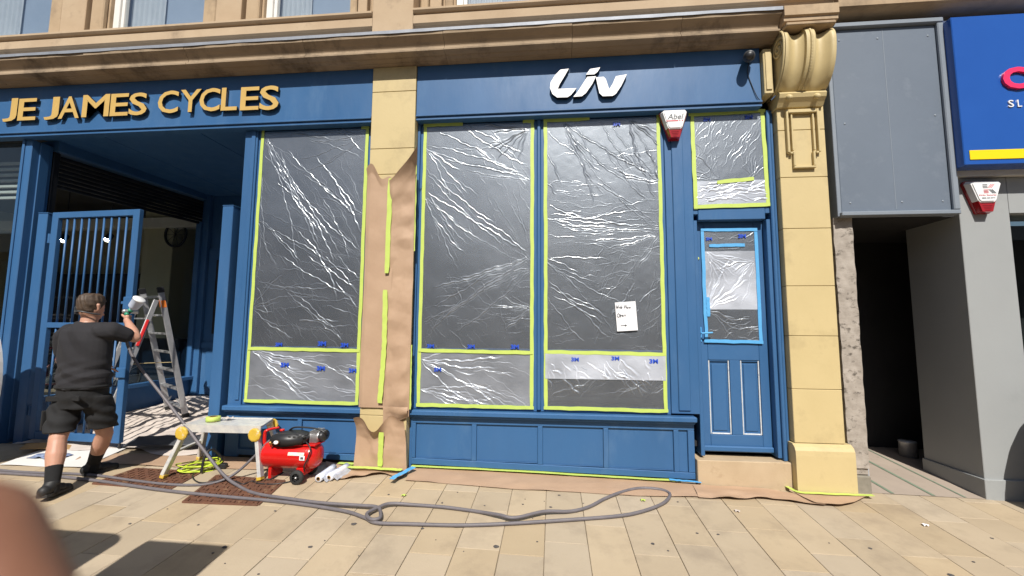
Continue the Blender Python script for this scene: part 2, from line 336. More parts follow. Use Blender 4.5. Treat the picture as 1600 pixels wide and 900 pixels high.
# pavement bed (mortar) with every slab laid on it as its own piece
BEDT = .012
def bedz(x, y): return gz(x, y) - BEDT
pv = mkd('pavement', [(-14, -5.2, bedz(-14, -5.2)), (14, -5.2, bedz(14, -5.2)), (14, 3.2, bedz(14, 3.2)), (-14, 3.2, bedz(-14, 3.2))], [(0, 1, 2, 3)], MORTAR, None, False)
setlabel(pv, 'buff stone slab pavement rising to the shopfront', None, kind='structure')
bm = B(); prof(bm, [(-5.35, -.6), (-5.2, -.6), (-5.2, -.335), (-5.22, -.325), (-5.33, -.325), (-5.35, -.345)], -14, 14)
setlabel(mk('kerb', bm, STONE), kind='structure')
def slab(x0, x1, y0, y1, parent, t=.045):
    bm = B(); dz = random.uniform(-.0012, .0012); tx = random.uniform(-.003, .003); ty = random.uniform(-.003, .003)
    j = .0013 + random.uniform(0, .0014); cx, cy = (x0 + x1) / 2, (y0 + y1) / 2
    bx(bm, x0 + j, x1 - j, y0 + j, y1 - j, -t, 0, .0024)
    for v in bm.verts: v.co.z += gz(v.co.x, v.co.y) + dz + tx * (v.co.x - cx) + ty * (v.co.y - cy)
    return mk('slab', bm, SLAB, parent)
SX = .301; X0 = -2.168
rs = random.Random(5)
for k in range(-14, 22):
    xa = X0 + k * SX; yv = .0 if True else 0
    y = 0.02
    y -= rs.uniform(.05, .5)
    slab(xa, xa + SX, y, .02 if xa < 2.7 else .0, pv)
    while y > -2.9:
        ln = rs.choice([.34, .42, .5, .6, .72]) * rs.uniform(.95, 1.05); y2 = max(y - ln, -3.3)
        slab(xa, xa + SX, y2, y, pv); y = y2
# chewing-gum spots and stains trodden into the slabs
for (x, y, rr) in [(-1.482, -1.096, .022), (-.98, -1.023, .012), (-2.202, -1.48, .016), (-.959, -1.092, .013), (.694, -1.082, .014), (-1.408, -.609, .01), (-.915, -.694, .011), (-.821, -.789, .008), (-.173, -.787, .016), (-1.636, -1.41, .016), (-.39, -1.25, .02), (.25, -.55, .008), (1.2, -.9, .01), (2.2, -.95, .013), (3.2, -.7, .012), (-3.1, -1.3, .012), (-2.6, -1.25, .009), (1.05, -.42, .009), (.05, -.43, .012), (-.02, -.65, .012), (2.5, -1.2, .018), (3.0, -1.15, .016)] + [(rs.uniform(-4.2, 4.2), rs.uniform(-2.1, -.45), rs.uniform(.004, .011)) for _ in range(46)]:
    bm = B(); n = 10
    vs = [bm.verts.new((x + rr * math.cos(i * .628) * random.uniform(.7, 1.2), y + .8 * rr * math.sin(i * .628) * random.uniform(.7, 1.2), 0)) for i in range(n)]
    f = bm.faces.new(vs); e = bmesh.ops.extrude_face_region(bm, geom=[f])['geom']
    for v in [q for q in e if isinstance(q, bmesh.types.BMVert)]: v.co.z += .0025
    for v in bm.verts: v.co.z += gz(v.co.x, v.co.y) + .0008
    mk('gum_spot', bm, GUM, pv)

# ================================================================== SHOP BUILDING
SB = thing('shop_building', 'sandstone building with navy blue shopfront and cream painted pilasters', 'building', (-2, 0, 0))
def part(name, mat, parent=SB, bev=.004):
    def f(x0, x1, y0, y1, z0, z1, **k): return box(name, x0, x1, y0, y1, z0, z1, mat, parent, k.get('bev', bev))
    return f
# --- fascia boards with soffits
for (x0, x1) in ((-9.0, -1.925), (-1.435, 2.05)):
    box('fascia', x0, x1, -.10, .02, 3.665, 4.211, BLUE, SB, .004)
    box('fascia_bead', x0, x1, -.118, -.1005, 3.638, 3.662, BLUE, SB, .005)
    bm = B(); bx(bm, x0, x1, -.10, .0, 3.605, 3.637, .003); mk('fascia_soffit', bm, BLUE, SB)
# --- timber frame heads and window bays  (plane y = 0)
def window_bay(x0, x1, zs=.625, zt=3.603):
    fr = box('window_frame', x0 - .03, x0 + .012, -.0, .09, zs - .02, zt, BLUE, SB)
    box('stile', x1 - .012, x1 + .03, .0, .09, zs - .02, zt, BLUE, fr)
    box('head', x0 + .0125, x1 - .0125, .001, .089, zt - .03, zt - .001, BLUE, fr)
    box('bottom_rail', x0 + .0125, x1 - .0125, .001, .089, zs - .019, zs + .03, BLUE, fr)
    box('transom_rail', x0 + .0125, x1 - .0125, .002, .08, 1.165, 1.215, BLUE, fr)
    box('pane', x0 + .0125, x1 - .0125, .045, .051, 1.2155, zt - .0305, GLASS, fr, 0)
    box('pane', x0 + .0125, x1 - .0125, .045, .051, zs + .0305, 1.1645, GLASS, fr, 0)
    return fr
window_bay(-3.24, -1.985); window_bay(-1.378, -.188); window_bay(-.09, 1.097)
# jambs and mullions
box('jamb', -3.42, -3.271, -.02, .12, .075, 3.604, BLUE, SB)
box('jamb_moulding', -3.335, -3.290, -.034, -.0205, .655, 3.6035, BLUE, SB)
box('jamb', -1.954, -1.926, -.012, .1, .05, 3.604, BLUE, SB)
box('jamb', -1.437, -1.409, -.02, .1, .03, 3.604, BLUE, SB)
box('mullion', -.157, -.121, -.022, .1, .62, 3.604, BLUE, SB, .008)
box('mullion', 1.128, 1.392, -.015, .1, .62, 3.604, BLUE, SB)
box('mullion_strip', 1.195, 1.305, -.03, -.0155, .65, 3.60, BLUE, SB, .006)
# sills and stall risers with recessed panels
def riser(x0, x1, splits, zt=.53):
    zb = max(gz(x0, 0), gz(x1, 0)) - .0
    st = box('window_sill', x0 - .012, x1 + .012, -.085, .09, .552, .602, BLUE, SB, .008)
    box('sill_bead', x0, x1, -.06, -.0005, .532, .5515, BLUE, st, .005)
    rz = box('stall_riser', x0, x1, .012, .08, gz(x0, 0) + .012, .531, BLUE, SB, .002)
    box('rail', x0, x1, -.016, .0115, .468, .5315, BLUE, rz, .004)
    bm = B(); bx(bm, x0, x1, -.016, .0115, 0, .06, .004)
    for v in bm.verts: v.co.z += gz(v.co.x, 0) + .03
    mk('rail', bm, BLUE, rz)
    ed = [x0] + splits + [x1]
    for i, s in enumerate(ed):
        wd = .024 if 0 < i < len(ed) - 1 else .03
        a = s - wd if 0 < i < len(ed) - 1 else (s if i == 0 else s - 2 * wd); 
        box('stile', a, a + 2 * wd, -.0155, .0115, gz(a, 0) + .091, .4675, BLUE, rz, .004)
    for i in range(len(ed) - 1):
        a, b = ed[i] + (.06 if i == 0 else .024), ed[i + 1] - (.06 if i == len(ed) - 2 else .024)
        box('panel', a + .002, b - .002, .004, .0118, gz(a, 0) + .094, .466, BLUE, rz, .002)
        # worn pale bead along the foot of each panel
        box('bead', a + .004, b - .004, -.006, .0035, gz((a + b) / 2, 0) + .094, gz((a + b) / 2, 0) + .1, BLUEWORN, rz, .0015)
    bm = B(); bx(bm, x0, x1, .0, .05, -.06, .03)
    for v in bm.verts: v.co.z += gz(v.co.x, 0)
    mk('plinth', bm, LETTERSIDE, rz)
riser(-3.42, -1.93, [-2.61]); riser(-1.435, 1.33, [-.78, -.126, .507, 1.163])
# --- transom light and door
fr = box('transom_frame', 1.3925, 1.44, .0, .1, 2.56, 3.604, BLUE, SB)
box('stile', 2.075, 2.118, .0, .1, 2.56, 3.604, BLUE, fr)
box('head', 1.4405, 2.0745, .001, .099, 3.56, 3.603, BLUE, fr)
box('bottom_rail', 1.4405, 2.0745, -.004, .16, 2.50, 2.625, BLUE, fr, .006)
box('pane', 1.441, 2.074, .045, .051, 2.6255, 3.5595, GLASS, fr, 0)
box('door_jamb', 1.3925, 1.428, .0, .16, .235, 2.4995, BLUE, SB); box('door_jamb', 2.082, 2.118, .0, .16, .235, 2.4995, BLUEWORN, SB)
box('architrave', 2.119, 2.152, -.03, .1, .215, 3.604, BLUEWORN, SB, .008); box('architrave', 2.154, 2.185, -.012, .1, .215, 3.604, BLUE, SB, .008)
dr = box('door', 1.43, 2.08, .115, .155, .262, 2.498, DARK, SB, 0)
Yd0, Yd1 = .085, .1145
box('stile', 1.43, 1.515, Yd0, Yd1, .262, 2.4975, BLUEWORN, dr); box('stile', 1.995, 2.08, Yd0, Yd1, .262, 2.4975, BLUE, dr)
box('top_rail', 1.5155, 1.9945, Yd0, Yd1, 2.41, 2.4975, BLUE, dr); box('lock_rail', 1.5155, 1.9945, Yd0, Yd1, 1.125, 1.30, BLUEWORN, dr)
box('bottom_rail', 1.5155, 1.9945, Yd0, Yd1, .262, .415, BLUEWORN, dr); box('muntin', 1.715, 1.815, Yd0, Yd1, .4155, 1.1245, BLUE, dr)
box('weatherboard', 1.43, 2.08, .055, .0845, .262, .315, BLUE, dr, .01)
box('pane', 1.5165, 1.9935, .1005, .105, 1.301, 2.409, GLASS, dr, 0)
for (a, b) in ((1.5165, 1.714), (1.8165, 1.9935)):
    pn = box('panel', a, b, .108, .1147, .4165, 1.1235, BLUE, dr, 0)
    box('raised_field', a + .03, b - .03, .098, .1078, .45, 1.09, BLUEWORN, pn, .006)
    for q in ((a + .0015, a + .0125, .417, 1.123), (b - .0125, b - .0015, .417, 1.123), (a + .013, b - .013, .417, .43)):
        bm = B(); bx(bm, q[0], q[1], .092, .1075, q[2], q[3], .003); mk('moulding', bm, FILLER, pn)
    box('moulding', a + .013, b - .013, .092, .1075, 1.111, 1.123, BLUE, pn, .003)
# door handle wrapped in blue tape
hd = mk('handle_plate', bx(B(), 1.428, 1.462, .07, .0845, 1.30, 1.45, .012, 2), TAPEB, dr)
bm = tube(B(), spline([(1.445, .07, 1.385), (1.445, .03, 1.385), (1.452, .022, 1.385), (1.49, .02, 1.388), (1.545, .02, 1.392)], 4), .0085, 8); mk('lever', bm, TAPEB, hd, True)
bm = lathe(B(), [(.0165, 0), (.0165, .008), (.012, .012), (.002, .013)], (1.448, .085, 2.13), (0, -1, 0), 16); mk('lock_cylinder', bm, LOCKY, dr, True)
# door step
bm = B(); bx(bm, 1.335, 2.2, -.065, .16, -.1, .215, .006)
for v in bm.verts: v.co.z += (random.uniform(-.003, .003))
mk('door_step', bm, STEP, SB)
# --- middle pilaster of painted blocks
def pilaster(x0, x1, y0, joints, mat, name='pilaster', zlo=-.1):
    core = box(name, x0 + .006, x1 - .006, y0 + .008, .12, zlo, joints[-1], JOINT, SB, 0)
    for a, b in zip(joints[:-1], joints[1:]):
        box('block', x0, x1, y0, .10, a + .0018, b - .0018, mat, core, .004)
    return core
pilaster(-1.92, -1.44, -.115, [-.05, .55, 1.1, 1.75, 2.4, 3.02, 3.30, 3.93, 4.211], CREAM)
# --- end pilaster, plinth, console
PR = pilaster(2.19, 2.62, -.085, [.40, .882, 1.368, 1.834, 2.383, 2.884, 3.356, 3.64], CREAM)
bm = B(); prof(bm, [(.1, -.15), (-.14, -.15), (-.14, .30), (-.137, .345), (-.122, .375), (-.088, .398), (.1, .398)], 2.165, 2.665)
mk('plinth', bm, CREAM, PR)
cs = None
def console():
    x0, x1 = 2.165, 2.605
    P = [(-.10, 4.235), (-.30, 4.235), (-.385, 4.215), (-.425, 4.15), (-.428, 4.06), (-.41, 3.95), (-.37, 3.85), (-.30, 3.76), (-.22, 3.70), (-.155, 3.675), (-.12, 3.665)]
    P = [(-.10 + (a + .10) * .76, 3.70 + (b - 3.665) * .94) for a, b in P]
    PP = spline([Vector((p[0], p[1], 0)) for p in P], 4)
    def ribs(t):
        def bell(c, wd): return max(0, 1 - abs(t - c) / wd)
        e = max(bell(.0, .10), bell(1, .10)); e = min(1, e * 2.2)
        m = min(1, bell(.5, .115) * 2.2)
        hollow = .052 * math.sin(math.pi * min(1, max(0, (t - .09) / .34))) if t < .43 else (.052 * math.sin(math.pi * min(1, max(0, (t - .57) / .34))) if t > .57 else 0)
        return (1 - max(e, m)) * .012 + hollow
    nu = 60; nv = len(PP) - 1; V = []; F = []
    for j, q in enumerate(PP):
        tq = PP[min(j + 1, nv)] - PP[max(j - 1, 0)]; nrm = Vector((tq.y, -tq.x, 0)).normalized()
        fade = min(1, j / 3, (nv - j) / 3)
        for i in range(nu + 1):
            t = i / nu; o = ribs(t) * fade
            V.append((x0 + (x1 - x0) * t, q.x + abs(nrm.x) * o * (1 if True else 0), q.y - nrm.y * o * (1 if nrm.y > 0 else -1) * .5))
    for j in range(nv):
        for i in range(nu):
            a = j * (nu + 1) + i; F.append((a, a + nu + 1, a + nu + 2, a + 1))
    body = mkd('console', V, F, CREAM, SB, True)
    # side cheeks
    for xx, s in ((x0, 1), (x1, -1)):
        bm = B(); vs = [bm.verts.new((xx, q.x, q.y)) for q in PP] + [bm.verts.new((xx, .05, 3.70)), bm.verts.new((xx, .05, 4.235))]
        bm.faces.new(vs); mk('cheek', bm, CREAM, body)
        sp = []
        for k in range(46):
            a = k / 45 * 4.4 * math.pi; rr = .105 * (1 - k / 50); sp.append((xx - s * .004, -.232 - rr * math.cos(a + .6) * 1.0, 4.10 + rr * math.sin(a + .6) * .95))
        mk('volute', tube(B(), sp, .012, 8), CREAM, body, True)
        sp = [(xx - s * .004, q.x + .022, q.y + .01) for q in PP[6:]]
        mk('roll', tube(B(), sp, .012, 8), CREAM, body, True)
    bm = B(); qv = []
    for k, q in enumerate(PP[2:-1]):
        tq = PP[min(k + 3, nv)] - PP[k + 1]; nr = Vector((tq.y, -tq.x, 0)).normalized(); nr = nr if nr.x < 0 else -nr
        qv.append([bm.verts.new((xx_, q.x + nr.x * o_, q.y + nr.y * o_)) for xx_, o_ in ((2.345, -.02), (2.345, .010), (2.355, .014), (2.415, .014), (2.425, .010), (2.425, -.02))])
    for A_, B_ in zip(qv[:-1], qv[1:]):
        for i in range(5): bm.faces.new((A_[i], A_[i + 1], B_[i + 1], B_[i]))
    mk('centre_band', bm, CREAM, body)
    bm = B()
    for k in range(3, nv - 2):
        for f in (0, .5):
            q = PP[k].lerp(PP[k + 1], f)
            bmesh.ops.create_icosphere(bm, subdivisions=1, radius=.0125, matrix=Matrix.Translation((2.385, q.x - .018, q.y - .004)))
    mk('bead_row', bm, CREAM, body, True)
    bm = B(); prof(bm, [(.05, 3.699), (-.17, 3.699), (-.185, 3.68), (-.172, 3.645), (-.14, 3.61), (-.115, 3.575), (.05, 3.575)], 2.175, 2.60); mk('base_moulding', bm, CREAM, body)
    for xx in (2.26, 2.51):
        bm = B(); lathe(bm, [(.004, 0), (.026, .0), (.026, .07), (.018, .085), (.003, .09)], (xx, -.14, 3.672), (0, -.8, -.6), 14); mk('guttae', bm, CREAM, body, True)
    # apron panel under the console
    bm = B(); bx(bm, 2.255, 2.275, -.125, -.086, 3.12, 3.55, .004); bx(bm, 2.535, 2.555, -.125, -.086, 3.12, 3.55, .004); bx(bm, 2.2755, 2.5345, -.125, -.086, 3.515, 3.55, .004)
    bx(bm, 2.30, 2.315, -.118, -.086, 3.14, 3.50, .003); bx(bm, 2.495, 2.51, -.118, -.086, 3.14, 3.50, .003)
    bx(bm, 2.2755, 2.30, -.125, -.086, 3.105, 3.125, .003); bx(bm, 2.51, 2.5345, -.125, -.086, 3.105, 3.125, .003)
    bx(bm, 2.305, 2.505, -.12, -.086, 2.965, 2.985, .004); bx(bm, 2.305, 2.325, -.12, -.086, 2.986, 3.13, .004); bx(bm, 2.485, 2.505, -.12, -.086, 2.986, 3.13, .004)
    mk('apron', bm, CREAM, body)
console()
box('end_block', 2.052, 2.134, -.16, .05, 3.70, 4.16, CREAM, SB, .006)
box('block_face', 2.066, 2.12, -.172, -.1605, 3.735, 4.12, CREAM, SB, .004)
# --- cornice with lead flashing
CP = [(.05, 4.212), (-.121, 4.212), (-.150, 4.216), (-.158, 4.226), (-.205, 4.232), (-.215, 4.242), (-.285, 4.246), (-.292, 4.250), (-.292, 4.268), (-.272, 4.276), (-.262, 4.298), (-.262, 4.312), (-.285, 4.345), (-.318, 4.378), (-.335, 4.392), (-.338, 4.428), (.05, 4.50)]
CP = [(a, b + .0) for a, b in CP]
xj = [-9.0, -7.55, -6.35, -5.15, -3.95, -2.6, -1.1, .2, 1.25, 2.16]
cor = box('cornice', -9.0, 2.155, -.02, .049, 4.27, 4.49, STONEDIRTY, SB, 0)
for a, b in zip(xj[:-1], xj[1:]):
    bm = B(); dy = random.uniform(-.004, .004); dz = random.uniform(-.002, .002); prof(bm, [(p[0] + (dy if p[0] < 0 else 0), p[1] + dz) for p in CP], a + .002, b - .002); mk('cornice_block', bm, STONEDIRTY, cor)
bm = B(); prof(bm, [(.06, 4.27), (-.28, 4.27), (-.345, 4.30), (-.345, 4.335), (-.365, 4.345), (-.365, 4.44), (.06, 4.52)], 2.162, 2.64); mk('cornice_return', bm, STONE, cor)
bm = B(); bx(bm, 2.17, 2.60, -.375, -.02, 4.238, 4.268, .006); mk('console_cap', bm, STONE, cor)
bm = B()
xs = np.linspace(-9, 2.16, 150)
tops = []
for k, x in enumerate(xs):
    w_ = .003 * math.sin(x * 5.1) + .002 * math.sin(x * 17 + 1)
    tops.append([bm.verts.new((x, -.349 + w_ * .6, 4.418 + w_)), bm.verts.new((x, -.352 + w_ * .6, 4.448 + w_ * .5)), bm.verts.new((x, -.335, 4.452)), bm.verts.new((x, .0, 4.53))])
for k in range(len(xs) - 1):
    for i in range(3): bm.faces.new((tops[k][i], tops[k + 1][i], tops[k + 1][i + 1], tops[k][i + 1]))
mk('lead_flashing', bm, LEAD, cor)
# --- upper storey: sill course, piers, windows
for (x0, x1) in ((-9, -1.93), (-1.475, 2.75)):
    sc = None
    bm = B(); prof(bm, [(.1, 4.55), (-.09, 4.55), (-.12, 4.60), (-.14, 4.64), (-.165, 4.655), (-.165, 4.745), (-.14, 4.752), (-.14, 4.772), (-.19, 4.79), (-.19, 4.812), (.1, 4.90)], x0, x1)
    mk('sill_course', bm, STONEPINK, SB)
bm = B(); bx(bm, -1.928, -1.477, -.17, .15, 4.47, 8.2, .006); mk('pier', bm, STONEPINK, SB)
box('upper_wall', -9, 2.75, .28, .6, 4.3, 8.2, STONE, SB, 0)
UW = [(-7.4, -6.13), (-5.36, -4.10), (-3.36, -2.30), (-1.07, .05), (.62, 1.72)]
for i, (a, b) in enumerate(UW):
    f = box('upper_window', a, a + .075, .10, .2, 4.9, 6.9, WHITEP, SB, .005)
    box('frame_stile', b - .03, b, .10, .2, 4.9, 6.9, WHITEP, f, .005); box('frame_head', a + .0755, b - .0305, .10, .2, 6.8, 6.9, WHITEP, f, .005); box('frame_sill', a + .0755, b - .0305, .101, .2, 4.901, 4.935, WHITEP, f, .005)
    box('sash_stile', a + .0765, a + .115, .125, .18, 4.936, 6.8, WHITEP, f, .004)
    box('meeting_rail', a + .1155, b - .031, .13, .18, 5.85, 5.90, WHITEP, f, .004)
    box('pane', a + .1155, b - .031, .15, .155, 4.936, 5.849, UPGLASS, f, 0); box('pane', a + .1155, b - .031, .15, .155, 5.901, 6.8, UPGLASS, f, 0)
    V, F = gridmesh(40, 1, lambda s, t: (a + .1 + (b - a) * .36 * s, .225 + .016 * math.sin(s * 40), 4.92 + 1.9 * t)); mkd('curtain', V, F, CURTAIN, f)
    box('sky_tint_sheet', a, b, .262, .278, 4.85, 6.95, SKYTINT, f, 0)  # pale blue sheet behind the panes stands in for reflected sky
edges = [-9] + [v for ab in UW for v in ab] + [2.75]
for i in range(0, len(edges), 2):
    a, b = edges[i] + .001, edges[i + 1] - .001
    cuts = [(a, b)] if not (a < -1.7 < b) else [(a, -1.93), (-1.476, b)]
    for (p, q) in cuts:
        core = box('window_pier', p, q, .06, .279, 4.86, 6.9, STONE, SB, .004)
        n = 0
        if q - p > .3:
            wdt = (q - p)
            box('colonnette', p + .02, p + .02 + wdt * .22, -.0, .0595, 4.88, 6.9, STONE, core, .012)
            box('colonnette', q - .02 - wdt * .22, q - .02, -.0, .0595, 4.88, 6.9, STONE, core, .012)
            box('pier_face', p + .05 + wdt * .22, q - .05 - wdt * .22, -.03, .0595, 4.88, 6.9, STONEPINK, core, .006)
    
box('lintel_course', -9, 2.75, -.03, .279, 6.905, 8.2, STONE, SB, .004)
# --- rooms behind the glass
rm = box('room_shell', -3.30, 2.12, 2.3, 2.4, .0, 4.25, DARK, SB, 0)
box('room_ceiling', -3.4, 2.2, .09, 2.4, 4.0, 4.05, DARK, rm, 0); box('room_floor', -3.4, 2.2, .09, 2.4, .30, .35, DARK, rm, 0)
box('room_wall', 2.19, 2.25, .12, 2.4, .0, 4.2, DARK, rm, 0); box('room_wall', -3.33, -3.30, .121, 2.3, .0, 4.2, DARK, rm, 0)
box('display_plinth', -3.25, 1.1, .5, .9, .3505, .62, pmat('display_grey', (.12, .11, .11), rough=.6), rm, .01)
# --- recessed entrance
ce = box('entrance_soffit', -6.25, -3.42, .0215, 2.45, 3.70, 3.74, BLUEDARK, SB, 0)
for a, b in ((-6.2, -5.38), (-5.37, -4.13), (-4.12, -3.43)):
    box('soffit_board', a, b, .025, 2.42, 3.685, 3.6995, BLUEDARK, ce, .003)
box('entrance_wall', -3.43, -3.34, .1215, 2.5, .0, 3.70, BLUE, SB, 0)
bk = box('entrance_wall', -6.0, -3.43, 2.42, 2.5, .0, 3.70, BLUE, SB, 0)
# panelled door at the back of the recess
dd = box('entrance_door', -5.86, -4.96, 2.385, 2.4195, .30, 2.75, BLUE, bk, .003)
box('door_post', -5.99, -5.865, 2.33, 2.4195, .26, 3.69, BLUE, bk, .006)
box('door_post', -4.955, -4.84, 2.33, 2.4195, .26, 3.69, BLUE, bk, .006)
bm = B(); bx(bm, -5.70, -5.16, 2.365, 2.3845, 1.30, 2.55, .004); mk('door_panel', bm, DARK, bk)
for a, b in ((-5.78, -5.46), (-5.40, -5.04)):
    box('door_panel', a, b, 2.372, 2.3845, .42, 1.03, BLUE, bk, .008)
box('door_rail', -5.86, -4.96, 2.355, 2.3845, 1.06, 1.16, BLUE, bk, .004)
# --- corner post at the left of the recess
cp = box('corner_post', -6.24, -6.10, -.025, .19, .1, 3.604, BLUE, SB, .006)
box('post_moulding', -6.215, -6.185, -.04, -.0255, .3, 3.6, BLUE, cp, .005); box('post_moulding', -6.0995, -6.085, .05, .15, .14, 3.6, BLUE, cp, .005)
# --- left shop window
lw = box('left_window', -9.0, -6.2405, .0, .08, .12, .62, BLUE, SB, .004)
box('sill', -9.0, -6.2405, -.06, .0795, .6205, .67, BLUE, lw, .006); box('pane', -9.0, -6.2405, .03, .036, .6705, 3.60, GLASS, lw, 0)
bm = B()
for k in range(7): bx(bm, -9, -6.26, .3, .33, 3.0 + k * .075, 3.035 + k * .075, .004)
mk('window_vent', bm, WHITEP, lw)
# --- side display window, roller shutter over it  (runs back into the recess)
SW0 = Vector((-6.12, .20, 0)); SW1 = Vector((-6.0, 2.40, 0)); sd = (SW1 - SW0).normalized()
def swp(t, z, off=0): p = SW0 + (SW1 - SW0) * t; return Vector((p.x + off, p.y, z))
sw = mk('side_window', bar(B(), swp(0, .545), swp(1, .575), .14, .06, .006), BLUE, SB)
mk('stall_panel', bar(B(), swp(0, .32, -.02), swp(1, .40, -.02), .05, .38), BLUE, sw)
mk('window_stile', bar(B(), swp(.965, .55), swp(.965, 3.2), .09, .09, .006), BLUE, sw); mk('window_stile', bar(B(), swp(.015, .55), swp(.015, 3.55), .05, .07, .006), SHUTTER, sw)
bm = B(); a, b = swp(.05, 0, -.02), swp(.945, 0, -.02)
bm.faces.new([bm.verts.new((a.x, a.y, .60)), bm.verts.new((b.x, b.y, .60)), bm.verts.new((b.x, b.y, 3.16)), bm.verts.new((a.x, a.y, 3.12))]); mk('pane', bm, GLASS, sw)
for k in range(8):
    z = 3.135 + k * .052
    mk('shutter_slat', bar(B(), swp(.02, z), swp(.99, z + .05), .03, .046, .008), SHUTTER, sw)
mk('shutter_box', bar(B(), swp(.0, 3.62, -.05), swp(1, 3.66, -.05), .26, .13, .004), BLUEDARK, sw)
# shop interior behind it
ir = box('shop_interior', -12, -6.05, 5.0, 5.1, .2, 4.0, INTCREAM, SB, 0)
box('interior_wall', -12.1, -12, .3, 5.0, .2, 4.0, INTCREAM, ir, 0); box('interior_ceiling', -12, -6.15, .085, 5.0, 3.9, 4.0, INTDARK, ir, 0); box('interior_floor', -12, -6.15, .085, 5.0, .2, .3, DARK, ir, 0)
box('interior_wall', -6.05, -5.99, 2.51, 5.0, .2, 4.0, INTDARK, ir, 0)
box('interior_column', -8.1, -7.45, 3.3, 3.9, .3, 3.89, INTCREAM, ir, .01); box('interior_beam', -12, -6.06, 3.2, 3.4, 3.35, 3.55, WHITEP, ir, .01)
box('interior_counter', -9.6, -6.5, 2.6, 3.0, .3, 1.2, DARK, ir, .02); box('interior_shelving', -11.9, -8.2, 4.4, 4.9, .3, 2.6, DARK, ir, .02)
# --- opposite side of the street, seen only in reflections
OB = thing('opposite_terrace', 'brick terrace across the street behind the viewer', 'building', (0, -16, -.5))
ow = box('wall', -40, 40, -22, -16, -.5, 5.4, pmat('brick_terrace', (.22, .13, .09), (.16, .095, .07), 3, rough=.9, bump=.3), OB, 0)
bm = B(); prof(bm, [(-15.8, 5.4), (-19, 7.2), (-22.2, 5.4)], -40.2, 40.2); mk('roof', bm, pmat('slate', (.06, .065, .075), rough=.6), OB)
for k in range(20):
    x = -38 + k * 4
    for z in (3.2,): box('window', x, x + 1.2, -16.0, -15.96, z, z + 1.7, UPGLASS2, OB, .01)
    box('shop_window', x - .8, x + 2.2, -16.0, -15.96, .0, 2.3, UPGLASS2, OB, .01)
#--PROPS--
# ================================================================== NEIGHBOUR AND PASSAGE
NB = thing('neighbour_building', 'pale grey rendered shop wall beside the dark passage', 'building', (4.4, 0, -.06))
box('wall', 3.81, 4.235, .0, .62, -.15, 2.86, GREYWALL, NB, .004)
box('wall', 4.236, 9, .0, .35, 2.52, 2.86, GREYWALL, NB, 0); box('wall', 4.236, 9, .0, .35, -.15, .45, GREYWALL, NB, 0)
box('window_pane', 4.236, 9, .10, .11, .4505, 2.5195, GLASS, NB, 0); box('window_backing', 4.236, 9, .9, .95, .3, 2.6, DARK, NB, 0)
bm = B(); bx(bm, 3.79, 4.3, -.022, .6215, -.15, .118, .004); bx(bm, 4.3005, 9, -.022, .30, -.15, .118, .004); mk('skirting', bm, GREYWALL, NB)
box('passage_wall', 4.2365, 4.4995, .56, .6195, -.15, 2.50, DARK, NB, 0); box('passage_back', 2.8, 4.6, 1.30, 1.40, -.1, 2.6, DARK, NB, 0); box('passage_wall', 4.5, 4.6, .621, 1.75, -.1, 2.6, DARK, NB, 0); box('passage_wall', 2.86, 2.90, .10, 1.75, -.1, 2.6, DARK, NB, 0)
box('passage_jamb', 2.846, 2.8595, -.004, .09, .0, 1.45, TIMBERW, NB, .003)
box('passage_ceiling', 2.72, 3.809, .051, .6195, 2.505, 2.56, DARK, NB, 0); box('passage_ceiling', 2.72, 4.6, .6225, 1.75, 2.505, 2.56, DARK, NB, 0)  # ceiling and back coloured near-black to stand in for the passage shade
# boarded panel over the passage
bp = box('board_panel', 2.72, 3.70, -.09, .05, 2.53, 4.36, GREY, NB, .004)
box('panel_rim', 2.70, 3.72, -.125, -.03, 2.49, 2.529, GREYTRIM, bp, .006); box('panel_rim', 2.70, 3.72, -.13, -.03, 4.3605, 4.41, GREYTRIM, bp, .008)
box('panel_rim', 3.665, 3.72, -.125, -.0905, 2.5295, 4.36, GREYTRIM, bp, .008); box('panel_rim', 2.685, 2.7195, -.09, .05, 2.49, 4.41, GREYTRIM, bp, .004)
box('panel_joint', 3.195, 3.2, -.0915, -.0902, 2.55, 4.35, GREYTRIM, bp, 0)
for fx, fz in ((2.80, 2.62), (3.60, 2.62), (2.80, 4.25), (3.60, 4.25), (2.80, 3.4), (3.6, 3.45), (3.15, 4.25), (3.25, 2.62)):
    mk('fixing', lathe(B(), [(.009, 0), (.009, .003), (.004, .005)], (fx, -.0902, fz), (0, -1, 0), 10), GREYTRIM, bp)
# stone over the neighbour
box('upper_wall', 2.752, 9, .04, .5, 4.47, 8.2, STONE, NB, 0)
bm = B(); prof(bm, [(.05, 4.515), (-.17, 4.515), (-.19, 4.53), (-.19, 4.64), (-.15, 4.70), (.05, 4.72)], 2.755, 9); mk('ledge', bm, STONE, NB)
box('fascia_backing', 3.722, 9, -.05, .04, 2.865, 4.42, WHITEP, NB, 0)
# passage floor: smooth flags with green strips
pf = mkd('passage_floor', [(2.83, -.02, gz(2.83, -.02) + .004), (3.80, -.02, gz(3.8, -.02) + .004), (4.55, 1.75, gz(4.55, 1.75) + .004), (2.83, 1.75, gz(2.83, 1.75) + .004)], [(0, 1, 2, 3)], PASSFLOOR, None, False); setlabel(pf, kind='structure')
for (x, wd) in ((3.02, .03), (3.36, .03), (3.62, .02)):
    mkd('floor_strip', [(x, -.015, gz(x, -.015) + .008), (x + wd, -.015, gz(x + wd, -.015) + .008), (x + wd + .02, 1.2, gz(x, 1.2) + .008), (x + .02, 1.2, gz(x, 1.2) + .008)], [(0, 1, 2, 3)], GREENSTRIP, pf, False)
